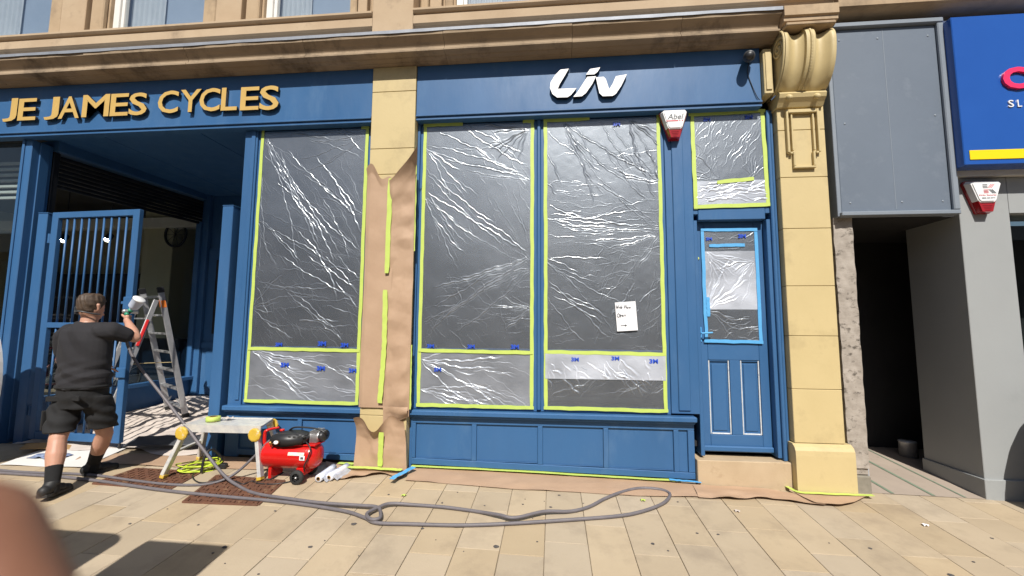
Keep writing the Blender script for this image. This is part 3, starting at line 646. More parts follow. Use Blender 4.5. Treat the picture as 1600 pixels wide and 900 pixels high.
# weathered timber upright
tp = thing('timber_upright', 'weathered grey timber upright with flaking paint beside the passage', 'timber post', (2.76, 0, -.03))
bm = B(); V, F = gridmesh(8, 120, lambda s, t: (2.675 + .17 * s + .0012 * math.sin(t * 40 + s * 3), -.028 + .006 * math.sin(s * 9 + t * 23) * math.sin(t * 57 + s * 5), .18 + 2.315 * t))
mkd('face', V, F, TIMBER, tp); box('core', 2.677, 2.843, -.015, .1, .12, 2.488, TIMBER, tp, .004); box('foot', 2.68, 2.85, -.04, .1, -.06, .115, CONC, tp, .01)
# blue shop sign
BS = thing('box_sign', 'deep blue projecting shop sign with pink letter and yellow stripe', 'shop sign', (4.5, -.2, 2.9))
bm = B(); bx(bm, 3.712, 8.5, -.205, -.052, 2.915, 4.345, .006); mk('panel', bm, SIGNBLUE, BS)
box('stripe', 3.755, 8.2, -.212, -.2055, 2.962, 3.05, YELLOW, BS, .002)
mk('letter', text_fit('C', 4.075, 4.29, 3.608, 3.813, -.217, .022, .035), PINK, BS)
for ch, a, b in (('S', 4.112, 4.156), ('L', 4.187, 4.221), ('O', 4.246, 4.305)):
    mk('letter', text_fit(ch, a, b, 3.442, 3.508, -.21, .008, .0), WHITE, BS)

# ================================================================== SIGNS AND BOXES ON THE SHOPFRONT
LS = thing('lettering_sign', 'raised gold capital letters on the navy fascia over the entrance', 'sign', (-4.6, -.1, 3.78))
for ch, a, b, z0, z1 in (('J', -6.368, -6.186, 3.773, 4.055), ('E', -6.170, -5.935, 3.779, 4.044), ('J', -5.828, -5.641, 3.773, 4.045), ('A', -5.642, -5.375, 3.779, 4.042), ('M', -5.344, -5.003, 3.784, 4.049), ('E', -4.989, -4.764, 3.783, 4.046), ('S', -4.757, -4.534, 3.780, 4.046), ('C', -4.402, -4.152, 3.787, 4.051), ('Y', -4.130, -3.882, 3.790, 4.052), ('C', -3.898, -3.653, 3.787, 4.056), ('L', -3.638, -3.448, 3.788, 4.052), ('E', -3.411, -3.193, 3.781, 4.047), ('S', -3.186, -2.962, 3.771, 4.050)):
    bm = text_fit(ch, a, b, z0, z1, -.128, .03, .012)
    o = mk('letter', bm, GOLD, LS); o.data.materials.append(LETTERSIDE)
    for p in o.data.polygons:
        if abs(p.normal.y) < .5: p.material_index = 1
LV = thing('logo_sign', 'raised white slanted logo letters on the navy fascia over the middle windows', 'sign', (.36, -.1, 3.76))
polys = {'letter_l': [(0.085, 4.062), (0.17, 4.068), (0.126, 3.989), (0.079, 3.91), (0.057, 3.857), (0.247, 3.855), (0.192, 3.785), (0.155, 3.762), (0.05, 3.764), (0.002, 3.805), (-0.022, 3.87), (-0.015, 3.933), (0.028, 4.003)],
 'letter_i': [(0.356, 3.971), (0.444, 3.972), (0.406, 3.893), (0.341, 3.798), (0.299, 3.766), (0.213, 3.763), (0.26, 3.82)],
 'letter_i_dot': [(0.386, 4.053), (0.487, 4.065), (0.461, 4.02), (0.427, 3.993), (0.343, 3.994)],
 'letter_v': [(0.442, 3.96), (0.519, 3.963), (0.541, 3.937), (0.573, 3.828), (0.607, 3.883), (0.641, 3.962), (0.751, 3.977), (0.693, 3.857), (0.638, 3.775), (0.605, 3.755), (0.508, 3.756), (0.475, 3.79), (0.459, 3.873)]}
for k, v in polys.items():
    o = mk(k, prism(B(), v, -.145, -.1), WHITE, LV); o.data.materials.append(LETTERSIDE)
    for p in o.data.polygons:
        if abs(p.normal.y) < .5: p.material_index = 1
def alarm_box(cx, cz, wd, hh, y, label, writer):
    t = thing('alarm_box', label, 'alarm box', (cx, y, cz))
    s = wd / 2
    back = [(-s, hh * .42), (-s * .9, hh * .5), (s * .9, hh * .5), (s, hh * .42), (s * .36, -hh * .5), (-s * .36, -hh * .5)]
    bm = B(); prism(bm, [(cx + a * 1.0, cz + b) for a, b in back], y - .03, y); mk('base', bm, REDLENS, t)
    f = [(-s * .97, hh * .40), (-s * .84, hh * .48), (s * .84, hh * .48), (s * .97, hh * .40), (s * .60, -hh * .14), (s * .45, -hh * .22), (-s * .45, -hh * .22), (-s * .60, -hh * .14)]
    bm = B(); a = [bm.verts.new((cx + p, y - .0305, cz + q)) for p, q in f]; b = [bm.verts.new((cx + p * .84, y - .085, cz + .012 + (q - .01) * .88)) for p, q in f]
    n = len(f)
    for i in range(n): bm.faces.new((a[i], a[(i + 1) % n], b[(i + 1) % n], b[i]))
    bm.faces.new(b); bmesh.ops.bevel(bm, geom=[e for e in bm.edges if all(v in b for v in e.verts)], offset=.008, segments=2, affect='EDGES'); mk('cover', bm, WHITE, t)
    f = [(-s * .56, -hh * .16), (-s * .42, -hh * .24), (s * .42, -hh * .24), (s * .56, -hh * .16), (s * .34, -hh * .49), (-s * .34, -hh * .49)]
    bm = B(); a = [bm.verts.new((cx + p, y - .0305, cz + q)) for p, q in f]; b = [bm.verts.new((cx + p * .86, y - .075, cz + q * .96)) for p, q in f]
    for i in range(6): bm.faces.new((a[i], a[(i + 1) % 6], b[(i + 1) % 6], b[i]))
    bm.faces.new(b); ln = mk('lens', bm, REDLENS, t)
    for k in range(4): box('lens_rib', cx - s * .27 + .006 * k, cx + s * .27 - .006 * k, y - .0785, y - .0755, cz - hh * (.28 + .05 * k) - .004, cz - hh * (.28 + .05 * k), REDLENS, ln, .001)
    writer(t, cx, cz, y - .0868)
def w1(t, cx, cz, y):
    mk('lettering', text_fit('Abel', cx - .075, cx + .083, cz + .035, cz + .092, y, 0, .012, .25), CHAR, t)
    box('underline', cx - .085, cx + .03, y - .0006, y, cz + .016, cz + .026, REDPRINT, t, 0)
    for k in (0, 1): box('dot', cx + .04 + k * .025, cx + .05 + k * .025, y - .0006, y, cz + .016, cz + .026, REDPRINT, t, 0)
def w2(t, cx, cz, y):
    for k in range(3):
        box('logo_bar', cx - .035, cx + .005, y - .0006, y, cz + .10 - k * .014, cz + .106 - k * .014, CHAR, t, 0); box('logo_bar', cx - .03, cx + .01, y - .0006, y, cz + .05 - k * .013, cz + .056 - k * .013, REDPRINT, t, 0)
        q = .013 * k
        mk('logo_bar', prism(B(), [(cx + .005 + q, cz + .072), (cx + .011 + q, cz + .072), (cx + .04 + q, cz + .108), (cx + .034 + q, cz + .108)], y - .0006, y), REDPRINT, t)
        mk('logo_bar', prism(B(), [(cx + .012 + q, cz + .058), (cx + .018 + q, cz + .058), (cx + .05 + q, cz + .02), (cx + .044 + q, cz + .02)], y - .0006, y), CHAR, t)
    mk('lettering', text_fit('Kirby Security', cx - .07, cx + .075, cz - .006, cz + .012, y, 0, .01), REDPRINT, t)
    mk('lettering', text_fit('0800 000 0000'.replace('0800 000 0000', '0800 432 0777'), cx - .05, cx + .062, cz - .03, cz - .016, y, 0, .008), CHAR, t)
alarm_box(1.215, 3.463, .275, .305, -.03, 'white and red alarm box on the navy mullion beside the transom light', w1)
alarm_box(3.985, 2.665, .30, .31, .0, 'white and red alarm box on the grey wall under the blue sign', w2)
# security camera
cc = thing('security_camera', 'dark grey dome security camera at the corner of the navy fascia', 'camera', (1.93, -.1, 4.1))
bm = lathe(B(), [(.045, 0), (.045, .02), (.02, .03), (.018, .08)], (1.94, -.10, 4.10), (0, -1, .1), 16); mk('mount', bm, CHAR2, cc, True)
bm = lathe(B(), [(.01, -.01), (.045, .0), (.052, .03), (.052, .12), (.046, .135)], (1.925, -.15, 4.09), (-.35, -.8, -.45), 20); mk('housing', bm, CHAR2, cc, True)
bm = lathe(B(), [(.045, .0), (.04, .012), (.025, .024), (.003, .03)], Vector((1.925, -.15, 4.09)) + Vector((-.35, -.8, -.45)).normalized() * .135, (-.35, -.8, -.45), 20); mk('lens', bm, BLACKP, cc, True)
mk('cable', tube(B(), spline([(1.94, -.115, 4.06), (1.925, -.11, 3.95), (1.96, -.108, 3.82), (2.0, -.112, 3.70), (2.03, -.108, 3.66)], 6), .004, 6), BLACKP, cc, True)

# ================================================================== MASKING FILM ON THE GLASS
def strip(bm, p0, p1, wd, nrm, jag=.003, n=10, lift=.0015):
    p0, p1 = Vector(p0), Vector(p1); dv = (p1 - p0).normalized(); nr = Vector(nrm).normalized(); s = dv.cross(nr)
    a = []; 
    for i in range(n + 1):
        p = p0.lerp(p1, i / n) + s * random.uniform(-jag, jag) + nr * random.uniform(0, lift); e = wd / 2 + random.uniform(-jag, jag) * .4
        if i in (0, n): e *= random.uniform(.75, 1.0)
        a.append((bm.verts.new(p - s * e), bm.verts.new(p + s * e), bm.verts.new(p + s * e + nr * .0012), bm.verts.new(p - s * e + nr * .0012)))
    for i in range(n):
        A, Q = a[i], a[i + 1]
        for k in range(4): bm.faces.new((A[k], A[(k + 1) % 4], Q[(k + 1) % 4], Q[k]))
    bm.faces.new(a[0]); bm.faces.new(a[-1][::-1])
    return bm
def creases(x0, x1, z0, z1, spec, step=.0042, edge=.03, rough=.0005, seed=1):
    nx = int((x1 - x0) / step); nz = int((z1 - z0) / step)
    X, Z = np.meshgrid(np.linspace(x0, x1, nx + 1), np.linspace(z0, z1, nz + 1)); H = np.zeros_like(X); K = np.zeros_like(X)
    for (ax, az, bx_, bz, amp, wd, bend) in spec:
        dx, dz = bx_ - ax, bz - az; L = math.hypot(dx, dz)
        if L < .02: continue
        t = ((X - ax) * dx + (Z - az) * dz) / L ** 2
        q = ((X - ax) * -dz + (Z - az) * dx) / L - bend * 4 * t * (1 - t) - (.006 + .02 * abs(bend)) * np.sin(t * (7 + 9 * L) + ax * 30 + az * 17) - .004 * np.sin(t * L * 55 + az * 40)
        env = np.clip(t / .06, 0, 1) * np.clip((1 - t) / .35, 0, 1); env = env * env * (3 - 2 * env)
        env = env * (.78 + .22 * np.sin(t * L * 23 + az * 9 + ax * 5)) 
        w_ = wd * .40 * (.6 + .9 * np.clip(t, 0, 1))
        K = np.maximum(K, env * np.exp(-np.abs(q / (w_ * .62)) ** 1.5) * min(1, amp / .007))
        H += amp * .62 * env * (np.exp(-np.abs(q / w_) ** 1.6) - .45 * np.exp(-((q - 2.0 * w_) / (1.4 * w_)) ** 2))
    K = np.clip(K, 0, 1)
    H += rough * hnoise(X, Z, seed, 38) + rough * 1.6 * hnoise(X, Z, seed + 1, 14)
    m = np.minimum.reduce([(X - x0), (x1 - X), (Z - z0), (z1 - Z)]) / edge; m = np.clip(m, 0, 1); H *= m * m * (3 - 2 * m)
    return X, Z, H, K
def film_part(name, x0, x1, z0, z1, y, spec, mat, parent, seed, **k):
    X, Z, H, K = creases(x0, x1, z0, z1, spec, seed=seed, **k)
    Hs = y - .004 - H - .003 * hnoise(X, Z, seed + 9, 5.0)
    nz, nx = X.shape
    V = np.stack([X.ravel(), Hs.ravel(), Z.ravel()], 1)
    idx = np.arange(nx * nz).reshape(nz, nx)
    F = np.stack([idx[:-1, :-1].ravel(), idx[:-1, 1:].ravel(), idx[1:, 1:].ravel(), idx[1:, :-1].ravel()], 1)
    me = bpy.data.meshes.new(name); me.vertices.add(len(V)); me.vertices.foreach_set('co', V.ravel().astype(np.float32))
    me.loops.add(F.size); me.loops.foreach_set('vertex_index', F.ravel().astype(np.int32)); me.polygons.add(len(F))
    me.polygons.foreach_set('loop_start', np.arange(0, F.size, 4, dtype=np.int32)); me.polygons.foreach_set('use_smooth', np.ones(len(F), dtype=bool))
    me.update(calc_edges=True); me.validate(); me.materials.append(mat); at = me.attributes.new('crease', 'FLOAT', 'POINT'); at.data.foreach_set('value', K.ravel().astype(np.float32))
    o = bpy.data.objects.new(name, me); C.objects.link(o); return adopt(o, parent)
def fan(rg, ax, az, ang0, ang1, n, l0, l1, amp=.006, wd=.008, bend=.06):
    out = []
    for k in range(n):
        a = math.radians(ang0 + (ang1 - ang0) * (k + rg.uniform(-.35, .35)) / max(1, n - 1)); L = rg.uniform(l0, l1)
        out.append((ax, az, ax + L * math.cos(a), az + L * math.sin(a), amp * rg.uniform(.6, 1.3), wd * rg.uniform(.7, 1.3), rg.uniform(-bend, bend) * L))
    return out
def scatter(rg, x0, x1, z0, z1, n, a0, a1, l0, l1, amp=.003, wd=.006):
    out = []
    for k in range(n):
        a = math.radians(rg.uniform(a0, a1)); L = rg.uniform(l0, l1); x, z = rg.uniform(x0, x1), rg.uniform(z0, z1)
        out.append((x, z, x + L * math.cos(a), z + L * math.sin(a), amp * rg.uniform(.5, 1.4), wd * rg.uniform(.7, 1.4), rg.uniform(-.1, .1) * L))
    return out
def print_marks(parent, marks, y):
    for (x, z, s) in marks:
        mk('blue_print', text_fit('3M', x, x + s * 1.5, z, z + s * .8, y, .002, .045), PRINTBLUE, parent)
FY = -.006
def sheet_bay(label, x0, x1, upper, lower, seed, zt=3.585, marks=(), top=((0, 1),), zm=1.192, zb=.635, lowmat=None):
    t = thing('masking_sheet', label, 'masking film', ((x0 + x1) / 2, FY, zb), 'clear masking films over the shop windows')
    film_part('film', x0 + .01, x1 - .01, zm, zt, FY, upper, FILM, t, seed)
    film_part('film', x0 + .01, x1 - .01, zb + .005, zm, FY - .001, lower, lowmat or FILM2, t, seed + 50, step=.0045)
    y = FY - .006; n = (0, -1, 0); wd = .036
    mk('tape', strip(B(), (x0 + .02, y, zb), (x0 + .02, y, zt + .02), wd, n, n=24), TAPE, t); mk('tape', strip(B(), (x1 - .02, y, zb), (x1 - .02, y, zt + .03), wd, n, n=24), TAPE, t)
    mk('tape', strip(B(), (x0, y - .003, zb + .012), (x1, y - .003, zb + .008), wd, n, n=14), TAPE, t); mk('tape', strip(B(), (x0 + .01, y - .006, zm), (x1 - .01, y - .006, zm - .012), wd, n, n=14), TAPE, t)
    for (a, b) in top: mk('tape', strip(B(), (x0 + (x1 - x0) * a, y - .003, zt + .005), (x0 + (x1 - x0) * b, y - .003, zt + .005), wd, n, n=8), TAPE, t)
    print_marks(t, marks, y - .008)
    return t
CW1 = [(-3.198,3.571,-2.145,2.059),(-3.016,3.406,-2.446,2.357),(-2.934,3.384,-2.024,2.556),(-3.193,3.334,-2.698,2.72),(-3.165,3.53,-2.79,2.952),(-2.489,2.829,-2.126,2.058),(-3.185,2.596,-2.642,2.062),(-3.119,2.499,-2.297,2.06),(-2.68,3.473,-2.023,3.227),(-2.905,3.56,-2.383,3.462),(-2.591,3.294,-2.035,2.593),(-2.33,3.587,-2.026,3.294),(-2.718,3.085,-2.093,2.595),(-3.198,3.571,-2.426,2.357),(-2.922,2.186,-2.017,1.704),(-2.63,2.183,-2.002,1.776),(-3.179,1.908,-2.249,1.849),(-2.84,1.805,-2.208,1.363),(-3.175,1.852,-3.025,1.503),(-3.093,1.503,-2.695,1.288),(-2.437,2.181,-2.009,1.722),(-2.823,1.833,-2.185,1.275),(-2.284,2.179,-2.007,1.903),(-2.687,1.486,-2.195,1.479),(-2.419,1.451,-2.167,1.275),(-2.309,1.904,-2.022,1.587)]
CW2 = [(-1.367,3.375,-0.241,2.98),(-0.99,3.583,-0.231,3.086),(-1.206,3.513,-0.641,3.229),(-1.199,3.215,-0.241,2.98),(-1.315,3.075,-0.508,2.435),(-1.331,2.858,-0.239,2.182),(-1.326,3.054,-0.444,2.226),(-1.298,2.814,-0.757,2.334),(-0.239,2.141,-1.022,1.899),(-0.239,2.121,-0.565,1.897),(-1.276,2.791,-0.967,2.358),(-0.802,2.588,-0.239,2.162),(-0.903,3.568,-0.242,3.194),(-0.407,2.856,-0.239,2.224),(-0.239,2.138,-1.326,1.824),(-0.239,2.118,-1.323,1.32),(-0.239,2.097,-1.314,1.361),(-1.327,1.484,-0.852,1.751),(-0.32,1.995,-0.482,1.791),(-1.281,1.321,-1.079,1.628),(-1.226,1.648,-0.587,2.038)]
CW3 = [(-0.055,3.469,0.294,3.198),(0.294,3.198,1.054,2.39),(0.481,3.577,0.871,2.928),(0.548,3.253,1.041,2.614),(-0.035,2.678,0.328,2.546),(-0.035,2.595,0.861,2.434),(-0.036,2.366,0.266,2.341),(1.034,2.37,-0.036,2.469),(1.034,2.36,0.306,2.32),(1.044,2.35,0.504,2.215),(1.053,2.35,0.833,2.031),(-0.036,2.139,0.581,2.113),(0.215,3.588,0.435,3.066),(0.603,3.529,1.045,2.778),(0.133,3.591,0.335,3.197),(0.875,3.116,1.051,2.655),(-0.055,3.252,0.108,2.885),(-0.055,2.932,0.047,2.781),(-0.057,1.912,0.625,1.239),(-0.037,1.851,0.572,1.552),(0.003,1.75,0.551,1.434),(-0.057,1.75,0.355,1.236),(0.573,1.571,0.83,1.908),(0.845,1.69,1.04,1.848),(1.028,2.106,0.9,1.553),(-0.056,2.137,0.283,1.971),(0.063,1.79,0.591,1.493)]
def longc(L, amp=.0078, wd=.0085):
    return [(a, b, c, e, amp * random.uniform(.75, 1.35), wd * random.uniform(.75, 1.25), random.uniform(-.05, .05) * math.hypot(c - a, e - b)) for a, b, c, e in L]
rg = np.random.default_rng(3)
x0, x1 = -3.24, -1.985
sp = longc(CW1) + fan(rg, x1 - .03, 2.62, 118, 178, 6, .4, 1.2, .005, .007) + fan(rg, x1 - .03, 2.15, 120, 165, 5, .7, 1.5, .005, .007) + fan(rg, x0 + .03, 3.5, -82, -35, 5, .7, 2.0, .006, .008) + fan(rg, x0 + .03, 2.6, -85, -30, 4, .5, 1.3, .005, .007) + fan(rg, x0 + .02, 1.62, -30, 60, 6, .2, .6, .007, .007) + fan(rg, x1 - .05, 3.5, 165, 215, 7, .3, .9, .008, .008) + scatter(rg, x0, x1, 1.3, 3.4, 110, -70, -35, .1, .5, .0024, .006) + scatter(rg, x0, x1, 1.3, 2.2, 25, -20, 10, .2, .6, .004) + scatter(rg, x0 + .1, x1 - .5, 2.4, 3.3, 4, -62, -52, .9, 1.3, .010, .009)
lo = fan(rg, x0 + .05, 1.17, -40, -5, 9, .5, 1.2, .012, .012) + scatter(rg, x0, x1, .7, 1.1, 30, -35, 5, .2, .7, .006, .009)
sheet_bay('wrinkled film on the window between the entrance and the paper wrapped pilaster', x0, x1, sp, lo, 21, marks=((-2.92, 1.215, .05), (-2.45, 1.225, .06), (-2.2, 1.215, .055), (-2.85, 1.0, .06), (-2.45, .97, .06), (-2.1, .955, .055)), top=((.93, 1),))
x0, x1 = -1.378, -.188
sp = longc(CW2) + fan(rg, x1 - .03, 2.95, 130, 182, 4, .6, 1.3, .005, .007) + fan(rg, x0 + .02, 3.35, -60, -5, 5, .5, 1.2, .006, .008) + fan(rg, x1 - .02, 2.05, 118, 150, 5, .7, 1.6, .004, .006) + fan(rg, x0 + .02, 2.8, -70, -40, 5, .4, 1.0, .005, .007) + fan(rg, x1 - .02, 2.02, 190, 225, 3, .8, 1.4, .005, .008) + fan(rg, x1 - .02, 1.62, 150, 215, 6, .2, .5, .007, .008) + fan(rg, x1 - .06, 3.5, 175, 250, 8, .2, .6, .010, .010) + scatter(rg, x0, x1, 1.25, 3.4, 120, -75, -35, .08, .45, .0024, .006) + scatter(rg, x0, x1, 1.3, 2.0, 25, -8, 8, .2, .7, .003)
lo = fan(rg, x0 + .03, 1.1, -35, 15, 8, .5, 1.1, .012, .012) + fan(rg, x0 + .03, .8, -25, 0, 6, .5, 1.0, .012, .012) + scatter(rg, x0, x1, .7, 1.1, 24, -40, 5, .2, .6, .006, .009)
sheet_bay('wrinkled film on the window between the paper wrapped pilaster and the notice window', x0, x1, sp, lo, 33, marks=((-1.28, 1.215, .05), (-.86, 1.215, .05), (-.42, 1.215, .055), (-1.2, .98, .05)), top=((0, .36), (.9, 1)))
x0, x1 = -.09, 1.097
sp = longc(CW3) + fan(rg, x1 - .02, 2.42, 120, 235, 5, .4, 1.2, .005, .007) + fan(rg, x0 + .2, 3.56, -75, -35, 5, .4, 1.3, .009, .010) + fan(rg, x1 - .3, 3.56, -80, -30, 6, .3, .8, .012, .012) + fan(rg, x0 + .02, 2.1, -50, -20, 4, .5, 1.4, .005, .007) + fan(rg, x0 + .02, 2.55, -25, 8, 4, .3, 1.1, .005, .007) + fan(rg, x1 - .03, 2.9, 95, 170, 7, .2, .6, .010, .010) + scatter(rg, x0, x1, 1.25, 3.2, 130, -15, 14, .08, .5, .0024, .006) + scatter(rg, x0 + .5, x1, 1.25, 2.0, 30, 40, 100, .1, .4, .004, .006)
lo = scatter(rg, x0, x1, .95, 1.12, 26, -80, -20, .12, .35, .012, .013) + scatter(rg, x0, x1, .68, .92, 22, 10, 50, .2, .5, .004, .007)
t3 = sheet_bay('wrinkled film behind the paper notice on the window beside the alarm box', x0, x1, sp, lo, 47, marks=((.18, 1.1, .05), (.57, 1.115, .05), (.93, 1.09, .055), (.62, 3.50, .05)), top=((0, .4),), lowmat=FILM)
film_part('film', -.075, 1.085, .93, 1.185, -.014, scatter(rg, -.05, 1.05, .95, 1.12, 30, -100, -20, .1, .3, .014, .014), FILM3, t3, 77, step=.0045)
# transom film
x0, x1 = 1.398, 2.118
t = thing('masking_sheet', 'small square wrinkled film on the transom light over the door', 'masking film', (1.75, FY, 2.62), 'clear masking films over the shop windows')
sp = fan(rg, x0 + .25, 2.90, 95, 175, 8, .2, .6, .006, .007) + scatter(rg, x0, x1, 2.9, 3.5, 70, 40, 75, .06, .25, .0035, .006) + fan(rg, x1 - .15, 2.92, 40, 130, 6, .15, .4, .006, .007)
film_part('film', x0 + .01, x1 - .01, 2.88, 3.585, FY, sp, FILM, t, 91, step=.0045)
film_part('film', x0 + .01, x1 - .01, 2.655, 2.895, FY - .002, scatter(rg, x0, x1, 2.68, 2.86, 34, -10, 45, .1, .4, .012, .013), FILM3, t, 95, step=.0045)
y = FY - .006; n = (0, -1, 0)
for p in (((x0 + .02, y, 2.61), (x0 + .015, y, 3.59)), ((x1 - .015, y, 2.625), (x1 - .03, y, 3.62)), ((x0, y - .003, 2.635), (x1 + .03, y - .003, 2.645)), ((x0 - .02, y - .003, 3.59), (x1, y - .003, 3.60)), ((x0 + .23, y - .006, 2.88), (x0 + .58, y - .006, 2.905))):
    mk('tape', strip(B(), *p, .038, n, n=10), TAPE, t)
print_marks(t, ((1.52, 3.515, .045), (1.92, 3.52, .05)), y - .004)
# door film
t = thing('masking_sheet', 'film edged with bright blue tape on the glass of the navy door', 'masking film', (1.75, .08, 1.3), 'clear masking films over the shop windows')
yd = .078
film_part('film', 1.50, 2.01, 2.19, 2.43, yd, scatter(rg, 1.5, 2, 2.2, 2.42, 14, -40, 40, .1, .3, .004, .006), FILM, t, 101, step=.0045)
film_part('film', 1.50, 2.01, 1.62, 2.20, yd, fan(rg, 1.53, 1.63, 20, 85, 9, .3, .6, .010, .011) + fan(rg, 1.53, 2.19, -70, -10, 7, .2, .5, .009, .010) + fan(rg, 1.98, 2.1, 180, 250, 6, .2, .5, .008, .01), FILM3, t, 105, step=.0045)
film_part('film', 1.50, 2.01, 1.30, 1.625, yd, fan(rg, 1.52, 1.62, -50, -15, 4, .3, .6, .006, .008) + scatter(rg, 1.5, 2, 1.31, 1.5, 16, -20, 35, .1, .35, .006, .007), FILM, t, 109, step=.0045)
y = yd - .007
for p in (((1.503, y, 1.295), (1.497, y, 2.43)), ((2.012, y, 1.295), (2.008, y, 2.43)), ((1.48, y - .003, 1.31), (2.03, y - .003, 1.302)), ((1.485, y - .003, 2.42), (2.025, y - .003, 2.415)), ((1.56, y - .003, 2.255), (1.90, y - .003, 2.262)), ((1.53, y - .005, 1.55), (1.528, y - .005, 1.74))):
    mk('tape', strip(B(), *p, .032, n, n=8), TAPEB, t)
print_marks(t, ((1.53, 2.31, .04), (1.84, 2.33, .05)), y - .004)
# notice sheet
nt_ = thing('paper_notice', 'white paper notice with handwriting and an arrow', 'notice', (.71, -.03, 1.4))
V, F = gridmesh(6, 8, lambda s, q: (.611 + .198 * s + .018 * (1 - q) , -.028 - .004 * math.sin(s * 3), 1.398 + .013 * s + .283 * q)); mkd('sheet', V, F, PAPERW, nt_)
def hand(pts, y=-.0345): return tube(B(), spline([(a, y, b) for a, b in pts], 5), .0022, 5)
W0, Z0_ = .622, 1.625
for pts in ([(0, .03), (.006, 0), (.012, .018), (.018, 0), (.024, .03)], [(.03, .01), (.04, .014), (.034, .002), (.045, .004)], [(.048, .032), (.048, 0), (.058, .006), (.05, .014)], [(.08, .03), (.08, .0)], [(.08, .0), (.095, .03), (.096, .0)], [(.105, .012), (.112, .0), (.105, .0), (.102, .01), (.11, .014)], [(.12, .014), (.124, .0), (.129, .01), (.134, 0), (.14, .014)],
            [(.02, -.05), (.008, -.07), (.02, -.088), (.034, -.07), (.022, -.05)], [(.038, -.062), (.036, -.1)], [(.038, -.064), (.05, -.068), (.04, -.08)], [(.055, -.074), (.067, -.07), (.058, -.066), (.058, -.082), (.07, -.08)], [(.076, -.08), (.078, -.066), (.088, -.066), (.09, -.08)], [(.04, -.17), (.095, -.168)], [(.082, -.16), (.097, -.168), (.082, -.176)]):
    mk('handwriting', hand([(W0 + a, Z0_ + b) for a, b in pts]), INK, nt_)
#--OBJECTS--
# ================================================================== KRAFT PAPER ON THE PILASTER AND PAVEMENT
def crumple(seed, amp, cells=26, lo=0., hi=1.):
    rg_ = np.random.default_rng(seed); pl = [(rg_.uniform(0, 6.283), rg_.uniform(6, 30), rg_.uniform(0, 6.28), rg_.uniform(.4, 1)) for _ in range(cells)]
    def g(x, z):
        s = 0
        for a, fq, ph, w_ in pl:
            v = (x * math.cos(a) + z * math.sin(a)) * fq + ph + .8 * math.sin(x * 5 + z * 3 + ph)
            s += w_ * abs((v / math.pi) % 2 - 1) / (fq / 12)
        return s
    smp = [g(rg_.uniform(-3, 3), rg_.uniform(-3, 3)) for _ in range(300)]; mu, sg = float(np.mean(smp)), float(np.std(smp)) + 1e-6
    def f(x, z): return amp * min(1.3, max(0.0, .42 + .3 * (g(x, z) - mu) / sg))
    return f
PW = thing('paper_wrap', 'crumpled brown kraft paper wrapped round the middle pilaster', 'masking paper', (-1.68, -.13, .04))
c1 = crumple(4, .022, 14); c2 = crumple(9, .030, 14)
def wrapL(s, t):                                              # left strip
    x = -1.93 + .30 * s - .004 * math.sin(t * 9); z = .63 + (3.07 - .25 * max(0, s - .25) ** 1.2 + .05 * math.sin(s * 9) - .63) * t
    ed = min(1, s * 8)
    return (x, -.124 - ed * (.006 + max(0, c1(x, z) * .5)) - .035 * max(0, t - .965) / .035 * (1 - s), z)
V, F = gridmesh(24, 170, wrapL); mkd('paper', V, F, PAPER, PW)
def wrapR(s, t):
    x = -1.67 + .262 * s; top = 2.93 + .30 * s ** 1.3; z = .60 - .05 * s + (top - .6 + .05 * s) * t
    pk = math.exp(-((z - 1.9) / .10) ** 2) * .012
    flap = max(0, (t - .88) / .12); flap *= flap
    return (x + flap * .07 * s, -.138 - max(0, c2(x, z)) * min(1, s * 6 + .3) * min(1, (1 - s) * 6 + .2) + pk - flap * (.05 + .12 * s), z)
V, F = gridmesh(26, 170, wrapR); mkd('paper', V, F, PAPER, PW)
c3 = crumple(15, .05, 14)
def skirtp(s, t):
    x = -1.945 + .535 * s + (.5 - s) * .05 * t; dip = .10 * math.exp(-((s - .40) / .22) ** 2); z = .045 + (.55 - dip + .03 * math.sin(s * 11) - .045) * t
    out = .02 + .045 * (t > .9) * 0 + .05 * max(0, (t - .75) / .25) ** 2
    return (x, -.128 - out - max(0, c3(x, z)) * (.35 + .65 * t), z)
V, F = gridmesh(44, 44, skirtp); mkd('paper', V, F, PAPER, PW)
def flapp(s, t):
    x = -1.66 + .25 * s; z = .45 + .20 * t + .10 * s * (1 - t)
    return (x, -.14 - max(0, c3(x + 2, z)) * .9 - .03 * math.sin(math.pi * t) * s, z)
V, F = gridmesh(24, 20, flapp); mkd('paper', V, F, PAPER, PW)
n = (0, -1, 0)
for p in (((-1.668, -.158, 2.96), (-1.675, -.158, 1.97)), ((-1.683, -.158, 1.80), (-1.672, -.16, 1.20)), ((-1.672, -.16, 1.22), (-1.70, -.16, .68)), ((-1.655, -.20, .41), (-1.672, -.168, .08)), ((-1.412, -.128, 3.1), (-1.408, -.126, 2.2)), ((-1.412, -.126, 1.25), (-1.402, -.126, .62))):
    mk('tape', strip(B(), *p, .05 if p[0][0] < -1.5 else .022, n, n=14), TAPE, PW)
